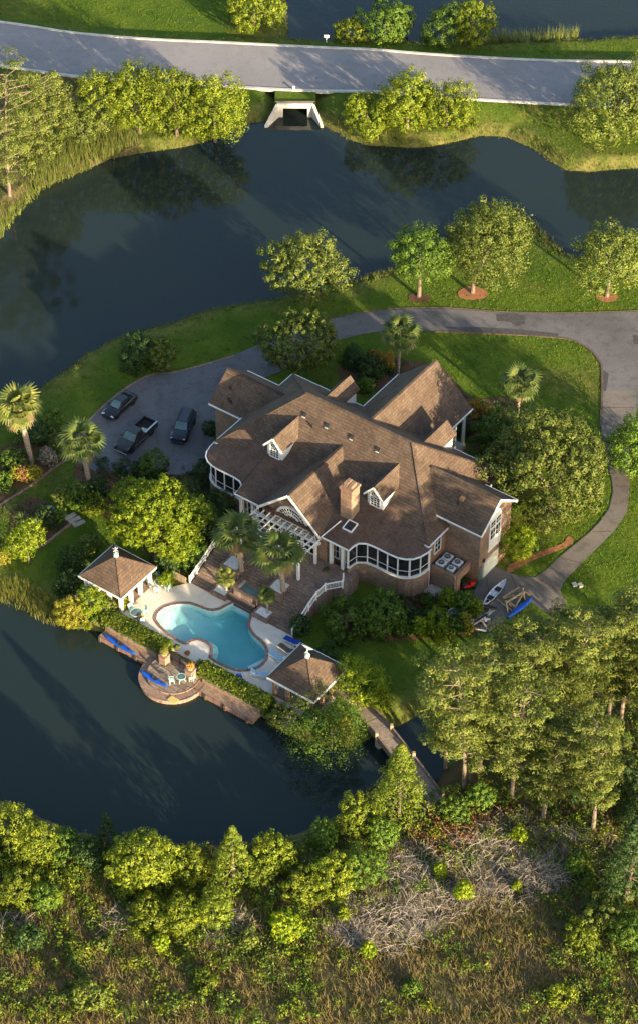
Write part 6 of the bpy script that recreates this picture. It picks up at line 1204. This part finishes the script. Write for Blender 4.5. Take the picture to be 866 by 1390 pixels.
# ------------------------------------------------------------------ grasses
foliage('grass_dead', (.26, .225, .175), (.40, .36, .29), .15)
X = scatter(W([(430, 1250), (470, 1200), (540, 1150), (600, 1165), (660, 1120), (720, 1130), (800, 1140), (790, 1190), (720, 1215), (660, 1225), (600, 1270), (540, 1300), (450, 1296)]), 20); X = X[wob(X, .8, 7) + .6 * wob(X, 2.3, 3) > -.25]
tufts('dead_grass', X, np.clip(.6 + .5 * wob(X, 1.1, 4), .2, 1.2), .05, 6, 'grass_dead', .75)
MARSH = W([(-80, 1135), (200, 1160), (420, 1150), (560, 1130), (760, 1110), (960, 1080), (980, 1420), (-80, 1420)])
X = scatter(MARSH, 8.0); mm = wob(X, .5, 12) + .5 * wob(X, 1.6, 1)
d_ = land(X)[1]; X = X[d_ > .6]; mm = mm[d_ > .6]
tufts('marsh_grass', X[mm > -.2], .75, .07, 5, 'grass_marsh', .45); tufts('marsh_grass', X[mm < .1], .6, .07, 4, 'grass_olive', .5)
def shore_grass(name, poly, dens, hgt, mat, dmax, dmin=-.25, blades=5, reg=None, w=.06):
    X = scatter(reg, dens); hz_, d_ = land(X); X = X[(d_ < dmax + .8 * wob(X, .5, 3)) & (d_ > dmin)]
    return tufts(name, X, hgt, w, blades, mat, .35)
VIEW = [tuple(at(x, y, 0)[:2]) for x, y in ((-70, -30), (940, -30), (950, 900), (600, 900), (520, 1100), (-60, 900))]
X = scatter(VIEW, 9); hz_, d_ = land(X); keep = (d_ > -.2) & (d_ < 1.3 + .9 * wob(X, .5, 3)) & ~inside(DECK, X) & (sdf(ROAD, X) > .8)
for q in [L(2.3, 27.0, 0)]: keep &= ((X[:, 0] - q.x) ** 2 + (X[:, 1] - q.y) ** 2) > 11.0 ** 2
keep &= ((X[:, 0] - cb[0]) ** 2 + (X[:, 1] - cb[1] - 1) ** 2) > 3.6 ** 2
tufts('bank_grass', X[keep], .38, .06, 5, 'grass_bank', .4)
def reeds(px, dens, hgt, mat='grass_reed', dmin=-1.0, nm='reeds'):
    X = scatter(W(px), dens); hz_, d_ = land(X); X = X[d_ > dmin]; z_ = np.maximum(land(X)[0], -1.2); return tufts(nm, X, hgt, .07, 6, mat, .16, z_)
reeds([(40, 262), (55, 232), (100, 208), (140, 192), (168, 186), (192, 200), (150, 216), (100, 240), (60, 258)], 9, 2.0)
reeds([(-20, 330), (0, 300), (30, 272), (52, 255), (58, 262), (36, 284), (14, 308), (0, 330)], 9, 1.1)
reeds([(664, 62), (664, 50), (700, 46), (740, 50), (782, 44), (786, 56), (740, 60), (700, 63)], 9, 2.2)
reeds([(-20, 796), (20, 794), (50, 806), (85, 832), (92, 850), (72, 850), (40, 836), (0, 822), (-20, 812)], 14, .9, 'grass_bank')
reeds([(690, 296), (680, 283), (700, 288), (726, 305), (765, 340), (756, 346), (735, 330), (712, 308)], 10, .8)
reeds([(430, 404), (470, 386), (505, 374), (540, 366), (540, 374), (505, 384), (470, 396), (436, 410)], 10, .8)
reeds([(360, 985), (372, 968), (392, 972), (388, 994)], 12, 1.2, 'grass_olive')
# lawn blades wherever the lawn shows
X = scatter(VIEW, 12.5); hz_, d_ = land(X)
DR = pxpoly(DRIVE + APRON); keep = (d_ > .9) & (sdf(ROAD, X) > .6) & ~inside(DR, X) & ~inside(DECK, X) & ~inside(WILD, X)
HOUSE = [tuple(L(u_, v_)[:2]) for u_, v_ in ((-16.5, -9), (-11.9, -9), (-11.9, -11.4), (-2.5, -11.4), (-2.5, -18.6), (7.7, -18.6), (7.7, -11.4), (20.5, -11.4), (20.5, 2.2), (16.6, 6.4), (10.4, 8), (10.4, 17), (-5, 17), (-5, 8), (-12, 6), (-12, -2), (-16.5, -2))]
keep &= ~inside(HOUSE, X); keep &= RNG.random(len(X)) < .45 + .55 * (wob(X, 2.1, 6) + .5 * wob(X, .5, 1) > 0)
X = X[keep]; tufts('lawn_grass', X, np.clip(.14 + .08 * wob(X, 2.6, 4) + .04 * wob(X, .4, 2), .06, .3), .08, 4, 'grass_lawn', .5)
print('leaf quads', LEAVES[0])
